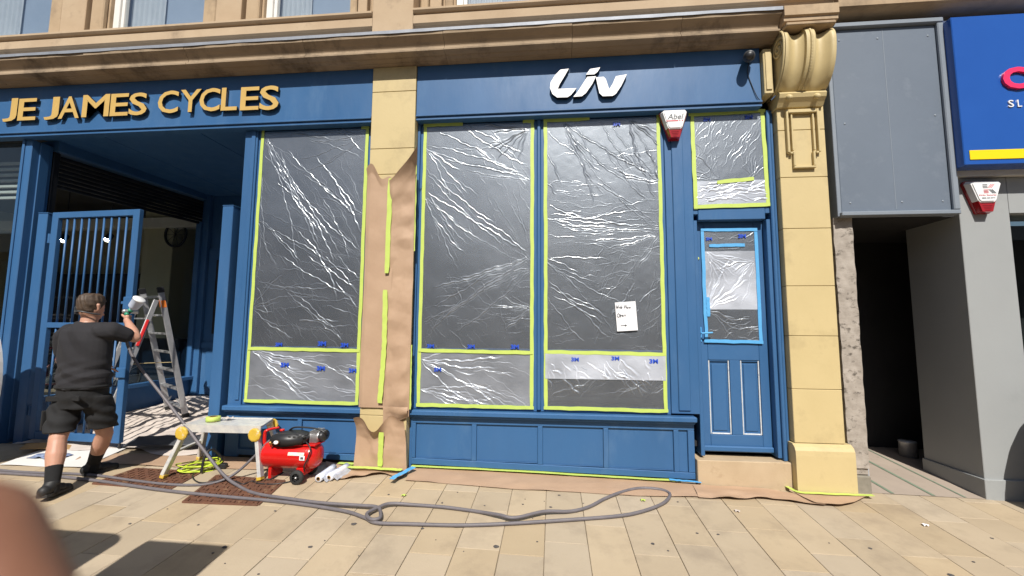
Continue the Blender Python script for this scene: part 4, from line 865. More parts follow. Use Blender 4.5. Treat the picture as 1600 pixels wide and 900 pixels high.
# ground paper, in three laid lengths
def ground_sheet(name, label, back, front, mat, lift, seed, amp_, nu=70, nv=9, cat='masking paper', sub=0):
    cr = crumple(seed, amp_ * .55, 12)
    bk_ = spline([(a, b, 0) for a, b in back], 16); fr_ = spline([(a, b, 0) for a, b in front], 16)
    def smp(L, s): q = s * (len(L) - 1); i = min(int(q), len(L) - 2); return L[i].lerp(L[i + 1], q - i)
    def f(s, t):
        p = smp(bk_, s).lerp(smp(fr_, s), t); h = max(0, cr(p.x * 1.0, p.y * 2.2)) ; e = .35 + .65 * t
        return (p.x, p.y, gz(p.x, p.y) + lift + h * e)
    V, F = gridmesh(nu, nv, f); o = mkd(name, V, F, mat); return setlabel(o, label, cat)
ground_sheet('ground_paper', 'long strip of brown kraft paper taped along the foot of the navy stall riser', [(-1.40, -.02), (0, -.02), (1.33, -.03), (1.36, -.075)], [(-1.36, -.33), (-.95, -.345), (-.365, -.373), (.2, -.362), (.75, -.362), (1.42, -.30)], PAPER, .006, 3, .016, 120, 10)
ground_sheet('ground_paper', 'crumpled brown kraft paper in front of the stone door step', [(1.28, -.085), (1.8, -.075), (2.13, -.15), (2.36, -.20)], [(1.25, -.335), (1.55, -.34), (1.839, -.295), (2.263, -.36)], PAPER, .013, 8, .045, 60, 14)
ground_sheet('ground_paper', 'folded brown kraft paper with pointed end at the cream plinth', [(2.12, -.145), (2.3, -.148), (2.6, -.15), (2.78, -.10)], [(2.20, -.345), (2.3, -.35), (2.45, -.33), (2.80, -.11)], PAPER, .022, 18, .03, 40, 10)
ground_sheet('ground_paper', 'brown kraft paper laid between the film rolls and the wrapped pilaster', [(-2.3, -.03), (-1.95, -.12), (-1.6, -.14), (-1.40, -.10)], [(-2.02, -.42), (-1.85, -.36), (-1.6, -.24), (-1.42, -.33)], PAPER, .009, 28, .05, 50, 12)
ground_sheet('ground_paper', 'brown kraft paper strip under the work platform beside the entrance', [(-4.9, -.12), (-4.0, -.06), (-3.2, -.03), (-2.3, -.04)], [(-4.75, -.36), (-3.9, -.34), (-3.1, -.30), (-2.4, -.26)], PAPER, .005, 38, .02, 80, 8)
# tape runs on the ground
def ground_tape(label, pts, wd, mat, lift=.02):
    bm = B(); L = spline([(a, b, 0) for a, b in pts], 5); vs = []
    for i, p in enumerate(L):
        q = (L[min(i + 1, len(L) - 1)] - L[max(i - 1, 0)]).normalized(); s = Vector((-q.y, q.x, 0)) * (wd / 2 + random.uniform(-.002, .002))
        z = lift + random.uniform(0, .004)
        for sg in (-1, 1): vs.append((p.x + sg * s.x, p.y + sg * s.y, gz(p.x + sg * s.x, p.y + sg * s.y) + z))
    n_ = len(vs); vs += [(a, b, c - .0015) for a, b, c in vs]
    F = []
    for i in range(len(L) - 1):
        a = 2 * i; F += [(a, a + 1, a + 3, a + 2), (n_ + a + 2, n_ + a + 3, n_ + a + 1, n_ + a), (a, a + 2, n_ + a + 2, n_ + a), (a + 3, a + 1, n_ + a + 1, n_ + a + 3)]
    o = mkd('tape_strip', vs, F, mat, None, False); return setlabel(o, label, 'tape')
ground_tape('long lime tape run along the foot of the navy stall riser', [(-1.40, -.045), (-.6, -.03), (.2, -.035), (.8, -.04), (1.2, -.045)], .04, TAPE, .026)
ground_tape('blue tape strip on the paper beside the stone door step', [(1.08, -.05), (1.2, -.06), (1.36, -.07)], .035, TAPEB, .034)
ground_tape('twisted bright blue tape strip at the foot of the wrapped pilaster', [(-1.455, -.43), (-1.44, -.35), (-1.40, -.28), (-1.385, -.22), (-1.345, -.13)], .05, TAPEB, .05)
ground_tape('lime tape bent round the foot of the cream plinth', [(2.10, -.02), (2.15, -.16), (2.3, -.165), (2.5, -.165), (2.78, -.15)], .035, TAPE, .035)
ground_tape('short lime tape at the foot of the wrapped pilaster', [(-1.99, -.2), (-1.8, -.195), (-1.6, -.20), (-1.44, -.20)], .05, TAPE, .045)
ground_tape('lime tape bit on the paper behind the compressor', [(-2.15, -.06), (-2.0, -.055), (-1.94, -.06)], .045, TAPE, .02)
for lab, x, y, m in (('lime paper scrap on the slabs inside the hose loop', .76, -.442, TAPE), ('pale paper scrap on the slabs in front of the door step', 1.486, -.533, CLOTH), ('tiny white scrap on the slabs before the passage', 2.855, -.573, PAPERW), ('tiny lime scrap on the slabs near the blue tape', -1.27, -.62, TAPE)):
    V, F = gridmesh(4, 4, lambda s, t: (x + .034 * (s - .5) * (1 + .3 * t), y + .03 * (t - .5), gz(x, y) + .004 + .012 * abs(math.sin(s * 4 + t * 3)))); setlabel(mkd('paper_scrap', V, F, m), lab, 'scrap')

# ================================================================== GATE AND GATE POSTS
def gate_post(x0, x1, y0, y1, zt, label):
    t = thing('gate_post', label, 'gate post', ((x0 + x1) / 2, y0, gz(x0, y0)))
    box('post', x0, x1, y0, y1, gz(x0, y0) - .01, zt, BLUE, t, .006)
    box('post_cap', x0 - .003, x1 + .003, y0 - .003, y1 + .003, zt + .0005, zt + .012, BLUE, t, .004); return t
gp = gate_post(-6.02, -5.895, .05, .17, 2.73, 'navy steel gate post behind the open gate leaf')
gq = gate_post(-3.60, -3.475, -.06, .06, 2.735, 'navy steel gate post against the window bay jamb')
bm = B(); bx(bm, -3.612, -3.6005, -.02, .02, 2.40, 2.56, .003); bx(bm, -3.63, -3.6125, -.01, .01, 2.43, 2.47, .003); bx(bm, -3.63, -3.6125, -.01, .01, 2.50, 2.54, .003); mk('latch_keep', bm, BLACKP, gq)
GT = thing('steel_gate', 'navy steel gate leaf with thin vertical bars', 'gate', (-5.2, .02, .15))
ga, gb = Vector((-5.81, .06, 0)), Vector((-4.63, .0, 0))
def gpnt(s, z): p = ga.lerp(gb, s); return Vector((p.x, p.y, z))
sdv = (gb - ga).normalized(); ndv = Vector((-sdv.y, sdv.x, 0))
for s in (.036, .964): mk('stile', bar(B(), gpnt(s, .165), gpnt(s, 2.735), .085, .05, .004, side=sdv), BLUE, GT)
for z0_, h_, nm in ((2.70, .07, 'top_rail'), (1.425, .06, 'middle_rail'), (.205, .08, 'bottom_rail')):
    mk(nm, bar(B(), gpnt(.0725, z0_), gpnt(.9275, z0_), .048, h_, .003), BLUE, GT)
for k in range(9):
    s = .0725 + (.9275 - .0725) * (k + 1) / 10
    mk('bar', tube(B(), [gpnt(s, 1.455), gpnt(s, 2.665)], .0105, 8), BLUE, GT, True); mk('bar', tube(B(), [gpnt(s, .245), gpnt(s, 1.395)], .0105, 8), BLUE, GT, True)
for z in (2.42, .45):
    bm = B(); bx(bm, -5.894, -5.80, .09, .105, z, z + .03, .003); lathe(bm, [(.018, -.04), (.018, .07)], (-5.865, .075, z), (0, 0, 1), 12); mk('hinge', bm, BLUE, GT)
bm = B(); bx(bm, -4.70, -4.60, -.06, -.03, 1.60, 1.74, .006); bx(bm, -4.735, -4.70, -.05, -.03, 1.66, 1.69, .004); mk('lock_box', bm, BLUE, GT)
bm = B(); bx(bm, -4.72, -4.61, -.05, -.03, .86, .97, .006); mk('lock_plate', bm, BLUE, GT)
bm = tube(B(), [gpnt(.985, .11), gpnt(.985, .28)], .012, 8); mk('drop_bolt', bm, BLACKP, GT, True)

# ================================================================== PLATFORM, COMPRESSOR, LADDER
WP = thing('work_platform', 'paint splashed aluminium folding work platform with yellow hinges', 'work platform', (-3.1, -.4, .03))
TL, TRr, TBr, TBl = Vector((-3.47, -.50, .50)), Vector((-2.73, -.44, .49)), Vector((-2.83, -.12, .495)), Vector((-3.53, -.18, .50))
uu = (TRr - TL).normalized(); vv = (TBl - TL).normalized()
def plk(a, b, t0, t1, z0, z1):
    bm = B(); q = []
    for (s, t) in ((0, t0), (1, t0), (1, t1), (0, t1)):
        p = TL.lerp(TRr, s).lerp(TBl.lerp(TBr, s), t); q.append(p)
    lo_ = [bm.verts.new(p + Vector((0, 0, z0))) for p in q]; hi_ = [bm.verts.new(p + Vector((0, 0, z1))) for p in q]
    for i in range(4): bm.faces.new((lo_[i], lo_[(i + 1) % 4], hi_[(i + 1) % 4], hi_[i]))
    bm.faces.new(lo_[::-1]); bm.faces.new(hi_); return bm
for k in range(7): mk('tread_plank', plk(0, 1, .05 + k * .13, .05 + k * .13 + .122, -.02, .0), ALUPAINT, WP)
mk('front_rail', plk(0, 1, -.02, .045, -.065, .004), ALUPAINT, WP); mk('rear_rail', plk(0, 1, .955, 1.02, -.065, .004), ALUPAINT, WP)
feet = [(Vector((-3.555, -.575, 0)), TL), (Vector((-2.66, -.50, 0)), TRr), (Vector((-2.77, -.02, 0)), TBr), (Vector((-3.60, -.12, 0)), TBl)]
feet = [(Vector((p.x, p.y, gz(p.x, p.y) + .012)), q) for p, q in feet]
for p, q in feet:
    tq = q + Vector((.03 if q.x < -3.1 else -.03, 0, -.06))
    mk('leg', bar(B(), p + Vector((0, 0, .02)), tq, .055, .035, .004, side=(0, 1, 0)), ALUPAINT, WP)
    ft = mk('foot', bar(B(), p - Vector((0, 0, .005)), p.lerp(tq, .07), .06, .042, .004, side=(0, 1, 0)), YELLOWP, WP)
    hg = tq + Vector((0, -.032 if q in (TL, TRr) else .032, -.01))
    bm = B(); lathe(bm, [(.062, 0), (.062, .014), (.05, .02), (.01, .021)], hg, (0, -1 if q in (TL, TRr) else 1, 0), 10); mk('hinge_cover', bm, YELLOWP, WP)
for a, b in ((0, 3), (1, 2)):
    mk('brace', bar(B(), feet[a][0].lerp(feet[a][1], .45), feet[b][0].lerp(feet[b][1], .45), .03, .02, .003), ALUPAINT, WP)
tr = thing('tape_roll', 'lime masking tape roll lying on the work platform', 'tape roll', (-3.30, -.33, .50))
bm = B(); lathe(bm, [(.038, .003), (.062, .003), (.062, .043), (.038, .043)], (-3.30, -.34, .503), (0, 0, 1), 24, False); mk('tape_body', bm, TAPE, tr, True)
bm = B(); lathe(bm, [(.033, .002), (.038, .002), (.038, .044), (.033, .044)], (-3.30, -.34, .503), (0, 0, 1), 24, False); mk('core', bm, CARD, tr, True)
V, F = gridmesh(6, 4, lambda s, t: (-3.25 + .09 * s, -.30 + .07 * t, .508 + .02 * abs(math.sin(s * 5 + t * 4)))); setlabel(mkd('paper_scrap', V, F, CLOTH), 'crumpled pale scrap beside the tape roll on the platform', 'scrap')

CO = thing('air_compressor', 'red air compressor with black pump and small wheels', 'compressor', (-2.38, -.42, .02))
ya = -.40; zc = .235
pr = [(.004, -.30), (.05, -.298), (.09, -.285), (.115, -.26), (.122, -.235), (.122, .17), (.115, .20), (.095, .23), (.055, .248), (.004, .252)]
bm = lathe(B(), pr, (-2.40, ya, zc), (1, .04, -.01), 28); tk = mk('tank', bm, RED, CO, True)
bm = lathe(B(), [(.1235, .148), (.1245, .15), (.1245, .156), (.1235, .158)], (-2.40, ya, zc), (1, .04, -.01), 28); mk('weld_seam', bm, RED, tk, True)
bm = B(); bx(bm, -2.58, -2.16, ya - .09, ya + .09, .335, .35, .004); mk('saddle_plate', bm, RED, tk)
pts = [(-2.585, .345), (-2.60, .40), (-2.59, .455), (-2.55, .485), (-2.47, .50), (-2.37, .503), (-2.29, .495), (-2.24, .47), (-2.245, .40), (-2.27, .37), (-2.35, .352), (-2.46, .332), (-2.55, .33)]
bm = prism(B(), pts, ya - .125, ya + .045); bmesh.ops.bevel(bm, geom=bm.edges[:], offset=.022, segments=3, affect='EDGES'); pm_ = mk('pump_cover', bm, BLACKP, CO, True)
for k in range(4): box('cover_slot', -2.40 + .045 * k, -2.375 + .045 * k, ya - .128, ya - .10, .455, .475, RUBBER, pm_, .003)
bm = B(); lathe(bm, [(.01, 0), (.06, .0), (.07, .02), (.07, .10), (.06, .12), (.01, .125)], (-2.27, ya + .04, .44), (1, 0, 0), 20); mk('motor', bm, ALU, CO, True)
bm = B(); lathe(bm, [(.072, .10), (.074, .105), (.074, .13), (.06, .145), (.01, .147)], (-2.27, ya + .04, .44), (1, 0, 0), 20, False); mk('motor_cap', bm, BLACKP, CO, True)
mk('carry_bow', tube(B(), spline([(-2.48, ya + .02, .50), (-2.42, ya + .0, .545), (-2.30, ya, .548), (-2.18, ya, .53), (-2.12, ya, .49)], 5), .011, 8), BLACKP, CO, True)
bm = lathe(B(), [(.022, 0), (.022, .02), (.016, .026), (.003, .028)], (-2.53, ya - .02, .50), (0, 0, 1), 14); mk('pressure_switch', bm, RED, CO, True)
bm = lathe(B(), [(.024, 0), (.024, .018), (.021, .022), (.003, .022)], (-2.50, ya - .13, .395), (0, -1, .2), 18); ggx = mk('gauge', bm, WHITE, CO, True)
mk('gauge_rim', lathe(B(), [(.024, .004), (.0265, .004), (.0265, .02), (.024, .023)], (-2.50, ya - .13, .395), (0, -1, .2), 18, False), BRASS, ggx, True)
for k in range(6): box('cooling_fin', -2.245 + .012 * k, -2.241 + .012 * k, ya - .04, ya + .11, .365, .515, ALU, CO, .001)
mk('handle', tube(B(), spline([(-2.56, ya - .03, .315), (-2.66, ya - .03, .32), (-2.69, ya - .03, .35), (-2.692, ya - .03, .46), (-2.68, ya - .03, .50), (-2.655, ya + .0, .515), (-2.62, ya + .06, .515)], 5), .0165, 10), RED, CO, True)
bm = lathe(B(), [(.022, 0), (.022, .05)], (-2.69, ya - .03, .31), (1, 0, 0), 12); mk('handle_socket', bm, RED, CO, True)
bm = lathe(B(), [(.012, 0), (.012, .05), (.008, .055)], (-2.56, ya - .115, .335), (0, -.5, .8), 10); mk('drain_valve', bm, BRASS, CO, True)
for sgn, yy_ in ((-1, ya - .13), (1, ya + .10)):
    cx_ = -2.295; zw = gz(cx_, yy_) + .063
    bm = lathe(B(), [(.036, 0), (.056, .002), (.062, .009), (.062, .031), (.056, .038), (.036, .04)], (cx_, yy_ + .02, zw), (0, -1, 0), 24, False); wl = mk('wheel', bm, RUBBER, CO, True)
    bm = lathe(B(), [(.004, .028), (.012, .032), (.012, .02), (.036, .014), (.037, .03)], (cx_, yy_ + .02, zw), (0, -1, 0), 20, False); mk('hub', bm, BLACKP, wl, True)
    bm = B()
    for k in range(6):
        a = k * math.pi / 3; bar(bm, (cx_ + .01 * math.cos(a), yy_ - .01, zw + .01 * math.sin(a)), (cx_ + .037 * math.cos(a), yy_ - .008, zw + .037 * math.sin(a)), .008, .006)
    mk('spokes', bm, BLACKP, wl)
    bm = lathe(B(), [(.007, 0), (.007, .008), (.002, .009)], (cx_, yy_ - .013, zw), (0, -1, 0), 10); mk('axle_cap', bm, WHITE, wl, True)
bm = B(); bx(bm, -2.33, -2.26, ya - .09, ya + .09, gz(-2.3, ya) + .05, .14, .004); mk('axle_bracket', bm, RED, CO)
bm = B(); bx(bm, -2.60, -2.57, ya - .09, ya + .09, gz(-2.58, ya) + .012, .135, .004); mk('front_foot', bm, RED, CO); bm = B(); bx(bm, -2.605, -2.565, ya - .10, ya + .10, gz(-2.58, ya) + .002, gz(-2.58, ya) + .014, .003); mk('rubber_foot', bm, RUBBER, CO)
# stickers following the tank
def sticker(nm, xa, xb, a0, a1, mat):
    V, F = gridmesh(2, 6, lambda s, t: (xa + (xb - xa) * s, ya - math.cos(a0 + (a1 - a0) * t) * .1232, zc + math.sin(a0 + (a1 - a0) * t) * .1232)); return mkd(nm, V, F, mat, tk)
sticker('sticker', -2.40, -2.245, .20, .43, YSTICK); sticker('sticker', -2.285, -2.235, -.12, .20, WHITE); sticker('sticker_mark', -2.275, -2.247, -.05, .12, INK)
mk('power_lead', tube(B(), spline([(-2.25, ya - .09, .40), (-2.19, ya - .115, .33), (-2.20, ya - .128, .25), (-2.24, ya - .115, .17), (-2.26, ya - .07, .11)], 5), .006, 7), BLACKP, CO, True)

for o in CO.children:
    if o.name.split('.')[0] in ('pump_cover', 'motor', 'motor_cap', 'carry_bow', 'pressure_switch', 'cooling_fin', 'gauge', 'handle', 'power_lead'):
        for q_ in (o, *o.children):
            for v in q_.data.vertices:
                if v.co.z > .33: v.co.z = .33 + (v.co.z - .33) * .70
# stepladder
LD = thing('stepladder', 'paint marked aluminium stepladder open in the recessed entrance', 'ladder', (-5.3, .9, .15))
FRr, FLl = Vector((-4.93, 1.14, 0)), Vector((-5.50, 1.46, 0)); TR_, TL_ = Vector((-5.13, .82, 1.86)), Vector((-5.60, 1.02, 1.86))
RRr, RLl = Vector((-5.2, .27, 0)), Vector((-5.70, .56, 0))
for p in (FRr, FLl, RRr, RLl): p.z = gz(p.x, p.y) + .02
sl = (FRr - FLl).normalized()
for a, b in ((FRr, TR_), (FLl, TL_)):
    dv = (a - b).normalized()
    rl = mk('front_stile', bar(B(), a, b, .028, .068, .004, side=sl), ALU, LD)
    mk('stile_cap', bar(B(), b - dv * .001, b + dv * -.075, .034, .074, .005, side=sl), BLACKP, rl); mk('foot', bar(B(), a, a - dv * .06, .036, .078, .005, side=sl), RUBBER, rl)
mk('label', bar(B(), TR_.lerp(FRr, .06) + sl * .0155, TR_.lerp(FRr, .115) + sl * .0155, .002, .05, 0, side=sl), ORANGE, LD)
mk('label', bar(B(), TR_.lerp(FRr, .06) - Vector((.2, .35, 0)) * .1, TR_.lerp(FRr, .115) - Vector((.2, .35, 0)) * .1, .03, .002, 0, side=sl), ORANGE, LD)
for k in range(7):
    t = .03 + k * .148
    mk('tread', bar(B(), TL_.lerp(FLl, t) + sl * .012, TR_.lerp(FRr, t) - sl * .012, .07, .025, .003, side=(0, 1, 0)), ALU, LD)
for a, b, nm in ((RRr, TR_, 'rear_stile'), (RLl, TL_, 'rear_stile')):
    b2 = b + Vector((-.02, -.04, -.10)); rl = mk(nm, bar(B(), a, b2, .028, .055, .003, side=sl), ALU, LD)
    if a is RRr:
        mk('label', bar(B(), b2.lerp(a, .16) + Vector((.02, -.022, 0)), b2.lerp(a, .36) + Vector((.02, -.022, 0)), .034, .022, 0, side=sl), REDPRINT2, LD)
for k in range(4):
    t = .2 + k * .22
    mk('rear_brace', bar(B(), TL_.lerp(RLl, t), TR_.lerp(RRr, t), .03, .02, .002), ALU, LD)
for a, b in (((FRr, .93), (FRr.lerp(FLl, .35), .87)), ((FLl, .93), (FLl.lerp(FRr, .35), .87))):
    tp_ = TR_ if a[0] is FRr else TL_
    mk('foot_brace', bar(B(), tp_.lerp(a[0], a[1]), TR_.lerp(TL_, .35 if a[0] is FRr else .65).lerp(b[0], b[1] - .01), .02, .012, .002), ALU, LD)
mk('stay_cord', tube(B(), spline([TR_.lerp(FRr, .55), Vector((-5.2, .6, .95)), TR_.lerp(RRr, .55)], 8), .005, 6), CREAM, LD, True)

# ================================================================== FLOOR COVERS IN THE ENTRANCE
cA = crumple(51, .03, 14); cB = crumple(57, .018, 14)
def dust(s, t):
    x = -5.95 + (2.45) * s; y = -.02 + 2.30 * t + .08 * math.sin(s * 14); 
    ridge = 0.0
    for k in range(5): ridge += .0045 * max(0, math.sin((y * 1.6 - x * .55) * (9 + 3 * k) + k * 1.7 + .7 * math.sin(x * 4 + k))) ** 2
    e = min(1, min(s, 1 - s) * 8, min(t, 1 - t) * 8)
    return (x, y, gz(x, y) + .006 + (max(0, cA(x, y)) * .8 + max(0, cB(y, x)) * .6 + ridge) * (.3 + .7 * e))
V, F = gridmesh(130, 120, dust); setlabel(mkd('dust_sheet', V, F, CLOTH), 'rumpled off white dust sheet spread over the entrance floor', 'dust sheet')
V, F = gridmesh(30, 12, lambda s, t: (-5.35 + .85 * s - .1 * t, -.52 + .50 * t + .05 * s, gz(-5.35 + .85 * s - .1 * t, -.52 + .50 * t + .05 * s) + .010 + .004 * math.sin(s * 9) + .02 * max(0, s - .9))); setlabel(mkd('card_sheet', V, F, WHITESHEET), 'flat white protective sheet in front of the gate', 'floor sheet')
for lab, x, y, sx, sy, rot in (('dark slate coloured floor tile leaning on the dust sheet edge', -4.25, .06, .55, .22, .2), ('smaller dark floor tile beside the larger one', -3.85, .12, .38, .18, .35)):
    M = Matrix.Translation((x, y, gz(x, y) + .10)) @ Matrix.Rotation(rot, 4, 'Z') @ Matrix.Rotation(.20, 4, 'X')
    setlabel(mk('floor_tile', bx(B(), -sx / 2, sx / 2, -sy / 2, sy / 2, -.006, .006, .002, 1, M), SLATE), lab, 'tile')
bm = B(); M = Matrix.Translation((-5.42, -.10, gz(-5.42, -.1) + .075)) @ Matrix.Rotation(.3, 4, 'Z')
q = thing('cardboard_piece', 'torn brown cardboard flap on the white sheet by the gate post', 'cardboard', (-5.42, -.1, .1))
mk('flap', bx(B(), -.16, .16, -.09, .0, -.003, .003, 0, 1, M @ Matrix.Rotation(.45, 4, 'X')), CARD, q); mk('flap', bx(B(), -.16, .14, .001, .1, -.003, .003, 0, 1, M @ Matrix.Rotation(-.5, 4, 'X')), CARD, q)
mk('flap', bx(B(), .14, .34, -.06, .06, -.003, .003, 0, 1, M @ Matrix.Rotation(.25, 4, 'Y')), CARD, q)
cC = crumple(71, .05, 12)
V, F = gridmesh(26, 16, lambda s, t: (-5.28 + .34 * s, -.36 + .16 * t, gz(-5.2, -.3) + .016 + max(0, cC(s * .7, t * .6)) * 1.2 * math.sin(math.pi * min(1, max(.1, s)))) ); setlabel(mkd('rag', V, F, RAG), 'crumpled blue checked rag on the white sheet', 'rag')

# ================================================================== HOSES AND CABLES
def gpts(L, h): return [(x, y, gz(x, y) + h) for x, y in L]
HP = [(-6.6, -.62), (-5.6, -.68), (-4.82, -.689), (-4.423, -.691), (-3.994, -.727), (-3.354, -.806), (-2.847, -.845), (-2.32, -.866), (-1.971, -.896), (-1.619, -.953), (-1.43, -1.025), (-1.313, -1.084), (-1.063, -1.07), (-.683, -1.039), (-.309, -.965), (.075, -.87), (.475, -.762), (.689, -.666), (.904, -.501), (1.009, -.339), (.993, -.256), (.891, -.219), (.746, -.238), (.591, -.334), (.436, -.473), (.288, -.635), (.13, -.728), (-.072, -.794), (-.289, -.917), (-.414, -.895), (-.575, -.828), (-.842, -.791), (-1.108, -.784), (-1.308, -.82), (-1.381, -.902), (-1.423, -1.005), (-1.36, -1.075), (-1.302, -1.05), (-1.337, -.956), (-1.395, -.894), (-1.543, -.885), (-1.853, -.885), (-2.147, -.85), (-2.507, -.766), (-2.75, -.655)]
up = {28: .018, 29: .02, 33: .016, 34: .018, 35: .02, 36: .018, 37: .018, 38: .018, 39: .02, 40: .018, 41: .018, 27: .018, 42: .016}
P3 = [(x, y, gz(x, y) + .0145 + up.get(i, 0)) for i, (x, y) in enumerate(HP)]
P3 += [(-2.95, -.60, .10), (-3.25, -.53, .32), (-3.6, -.47, .62), (-3.85, -.44, .84), (-4.02, -.43, 1.0)]
P3 += [(-4.14, -.44, 1.16), (-4.2, -.45, 1.32), (-4.205, -.45, 1.44)]
setlabel(mk('spray_hose', tube(B(), spline(P3, 6), .0135, 10), HOSE, None, True), 'thick grey spray hose looped across the slabs up to the spray gun', 'hose')
P4 = gpts([(-6.4, -.56), (-5.5, -.62), (-4.887, -.641), (-4.515, -.619), (-4.187, -.617), (-3.813, -.663), (-3.399, -.70), (-3.116, -.675), (-3.0, -.6)], .013) + [(-2.9, -.52, .08), (-2.78, -.47, .2), (-2.66, -.44, .34), (-2.58, -.40, .42)]
setlabel(mk('air_hose', tube(B(), spline(P4, 6), .0115, 10), HOSE, None, True), 'grey air hose running from the painter to the compressor', 'hose')
P5 = gpts([(-2.30, -.42), (-2.45, -.55), (-2.62, -.57), (-2.72, -.53), (-2.75, -.60), (-2.85, -.56), (-3.0, -.53), (-3.05, -.58), (-3.15, -.62), (-3.28, -.55), (-3.36, -.45), (-3.38, -.30)], .008)
setlabel(mk('power_cable', tube(B(), spline(P5, 6), .006, 7), BLACKP, None, True), 'thin black power cable under the work platform', 'cable')
bm = B(); rr_ = random.Random(3)
EC = thing('extension_cable', 'coiled lime extension cable lying beneath the work platform', 'cable', (-3.35, -.35, .05))
for k in range(8):
    a = .15 + rr_.uniform(-.02, .03); b = .075 + rr_.uniform(-.015, .03); ph = rr_.uniform(-.15, .15); cx_, cy_ = -3.38 + rr_.uniform(-.02, .02), -.36 + rr_.uniform(-.02, .02); L = []
    for i in range(24):
        th = i / 24 * 2 * math.pi; x = cx_ + a * math.cos(th) * math.cos(.6 + ph) - b * math.sin(th) * math.sin(.6 + ph); y = cy_ + a * math.cos(th) * math.sin(.6 + ph) + b * math.sin(th) * math.cos(.6 + ph)
        L.append((x, y, gz(x, y) + .014 + .0085 * k + .012 * math.sin(th * 2 + k)))
    mk('coil', tube(B(), L, .0055, 6, True), LIMEC, EC, True)
mk('band', tube(B(), spline([(-3.30, -.44, .05), (-3.29, -.42, .2), (-3.27, -.36, .24), (-3.24, -.28, .15), (-3.23, -.27, .07)], 5), .011, 8), BLACKP, EC, True)
mk('plug', bx(B(), -3.22, -3.16, -.32, -.27, gz(-3.2, -.3) + .006, gz(-3.2, -.3) + .05, .008), BLACKP, EC)
# film rolls
for lab, x, y, ang in (('clear masking film roll nearest the compressor wheel', -2.125, -.47, 1.55), ('clear masking film roll resting on the kraft paper', -2.045, -.43, 1.40)):
    z = gz(x, y) + .036; ax = Vector((math.cos(ang), math.sin(ang), .0712 * math.sin(ang))); t = thing('film_roll', lab, 'film roll', (x, y, z - .03), 'film rolls by the compressor')
    mk('wrap', lathe(B(), [(.018, 0), (.034, .0), (.035, .05), (.033, .2), (.035, .26), (.02, .262)], (x, y, z), ax, 18, False), ROLLM, t, True)
    mk('core', lathe(B(), [(.014, -.003), (.019, -.003), (.019, .27), (.014, .27)], (x, y, z), ax, 16, False), CARD, t, True)
    cD = crumple(300 + int(x * 100), .05, 14)
    V, F = gridmesh(8, 14, lambda s, t_: (x + .03 + .05 * s + ax.x * .26 * t_, y + ax.y * .26 * t_, gz(x, y) + .008 + .06 * (1 - s) * .6 + max(0, cD(s, t_)) * .3)); mkd('loose_film', V, F, FILM3, t)
# cast iron covers
def cover(label, pts):
    t = thing('inspection_cover', label, 'inspection cover', (sum(p[0] for p in pts) / 4, sum(p[1] for p in pts) / 4, gz(pts[0][0], pts[0][1])), 'rusty inspection covers in the pavement')
    A = [Vector((p[0], p[1], 0)) for p in pts]
    def pp(s, q, h): p = A[0].lerp(A[1], s).lerp(A[3].lerp(A[2], s), q); return Vector((p.x, p.y, gz(p.x, p.y) + h))
    V = [pp(0, 0, .003), pp(1, 0, .003), pp(1, 1, .003), pp(0, 1, .003)]; mkd('plate', V, [(0, 1, 2, 3)], IRON, t, False)
    for a, b in (((0, 0), (1, 0)), ((1, 0), (1, 1)), ((1, 1), (0, 1)), ((0, 1), (0, 0))): mk('rim', bar(B(), pp(*a, .003), pp(*b, .003), .022, .012, .002), IRON, t)
    mk('rim', bar(B(), pp(.5, .02, .003), pp(.5, .98, .003), .014, .011, .002), IRON, t)
    bm = B(); n_ = 13
    for i in range(n_):
        for j in range(8):
            s, q = (i + .5) / n_, (j + .5) / 8
            if abs(s - .5) < .025: continue
            p = pp(s, q, .003); e = (A[1] - A[0]).normalized() if (i + j) % 2 else (A[3] - A[0]).normalized(); L = .02
            bar(bm, p - e * L, p + e * L, .012, .016, 0)
    o = mk('tread_studs', bm, IRON, t); o['kind'] = 'stuff'
cover('rusty iron cover under the foot of the work platform nearest the gate', [(-4.06, -.75), (-3.30, -.77), (-3.33, -.40), (-4.0, -.41)])
cover('rusty iron cover in the slabs in front of the compressor', [(-3.0, -.955), (-2.37, -.925), (-2.44, -.48), (-3.13, -.45)])
# paint tin in the passage
PT = thing('paint_tin', 'pale lidded paint tin standing in the dark passage', 'paint tin', (3.95, 1.02, .03))
mk('can', lathe(B(), [(.08, 0), (.08, .15), (.083, .155), (.083, .165)], (3.96, 1.02, gz(3.96, 1.02) + .006), (0, 0, 1), 24), ALU, PT, True); mk('lid', lathe(B(), [(.079, .158), (.079, .168), (.004, .169)], (3.96, 1.02, gz(3.96, 1.02) + .006), (0, 0, 1), 24), WHITE, PT, True)
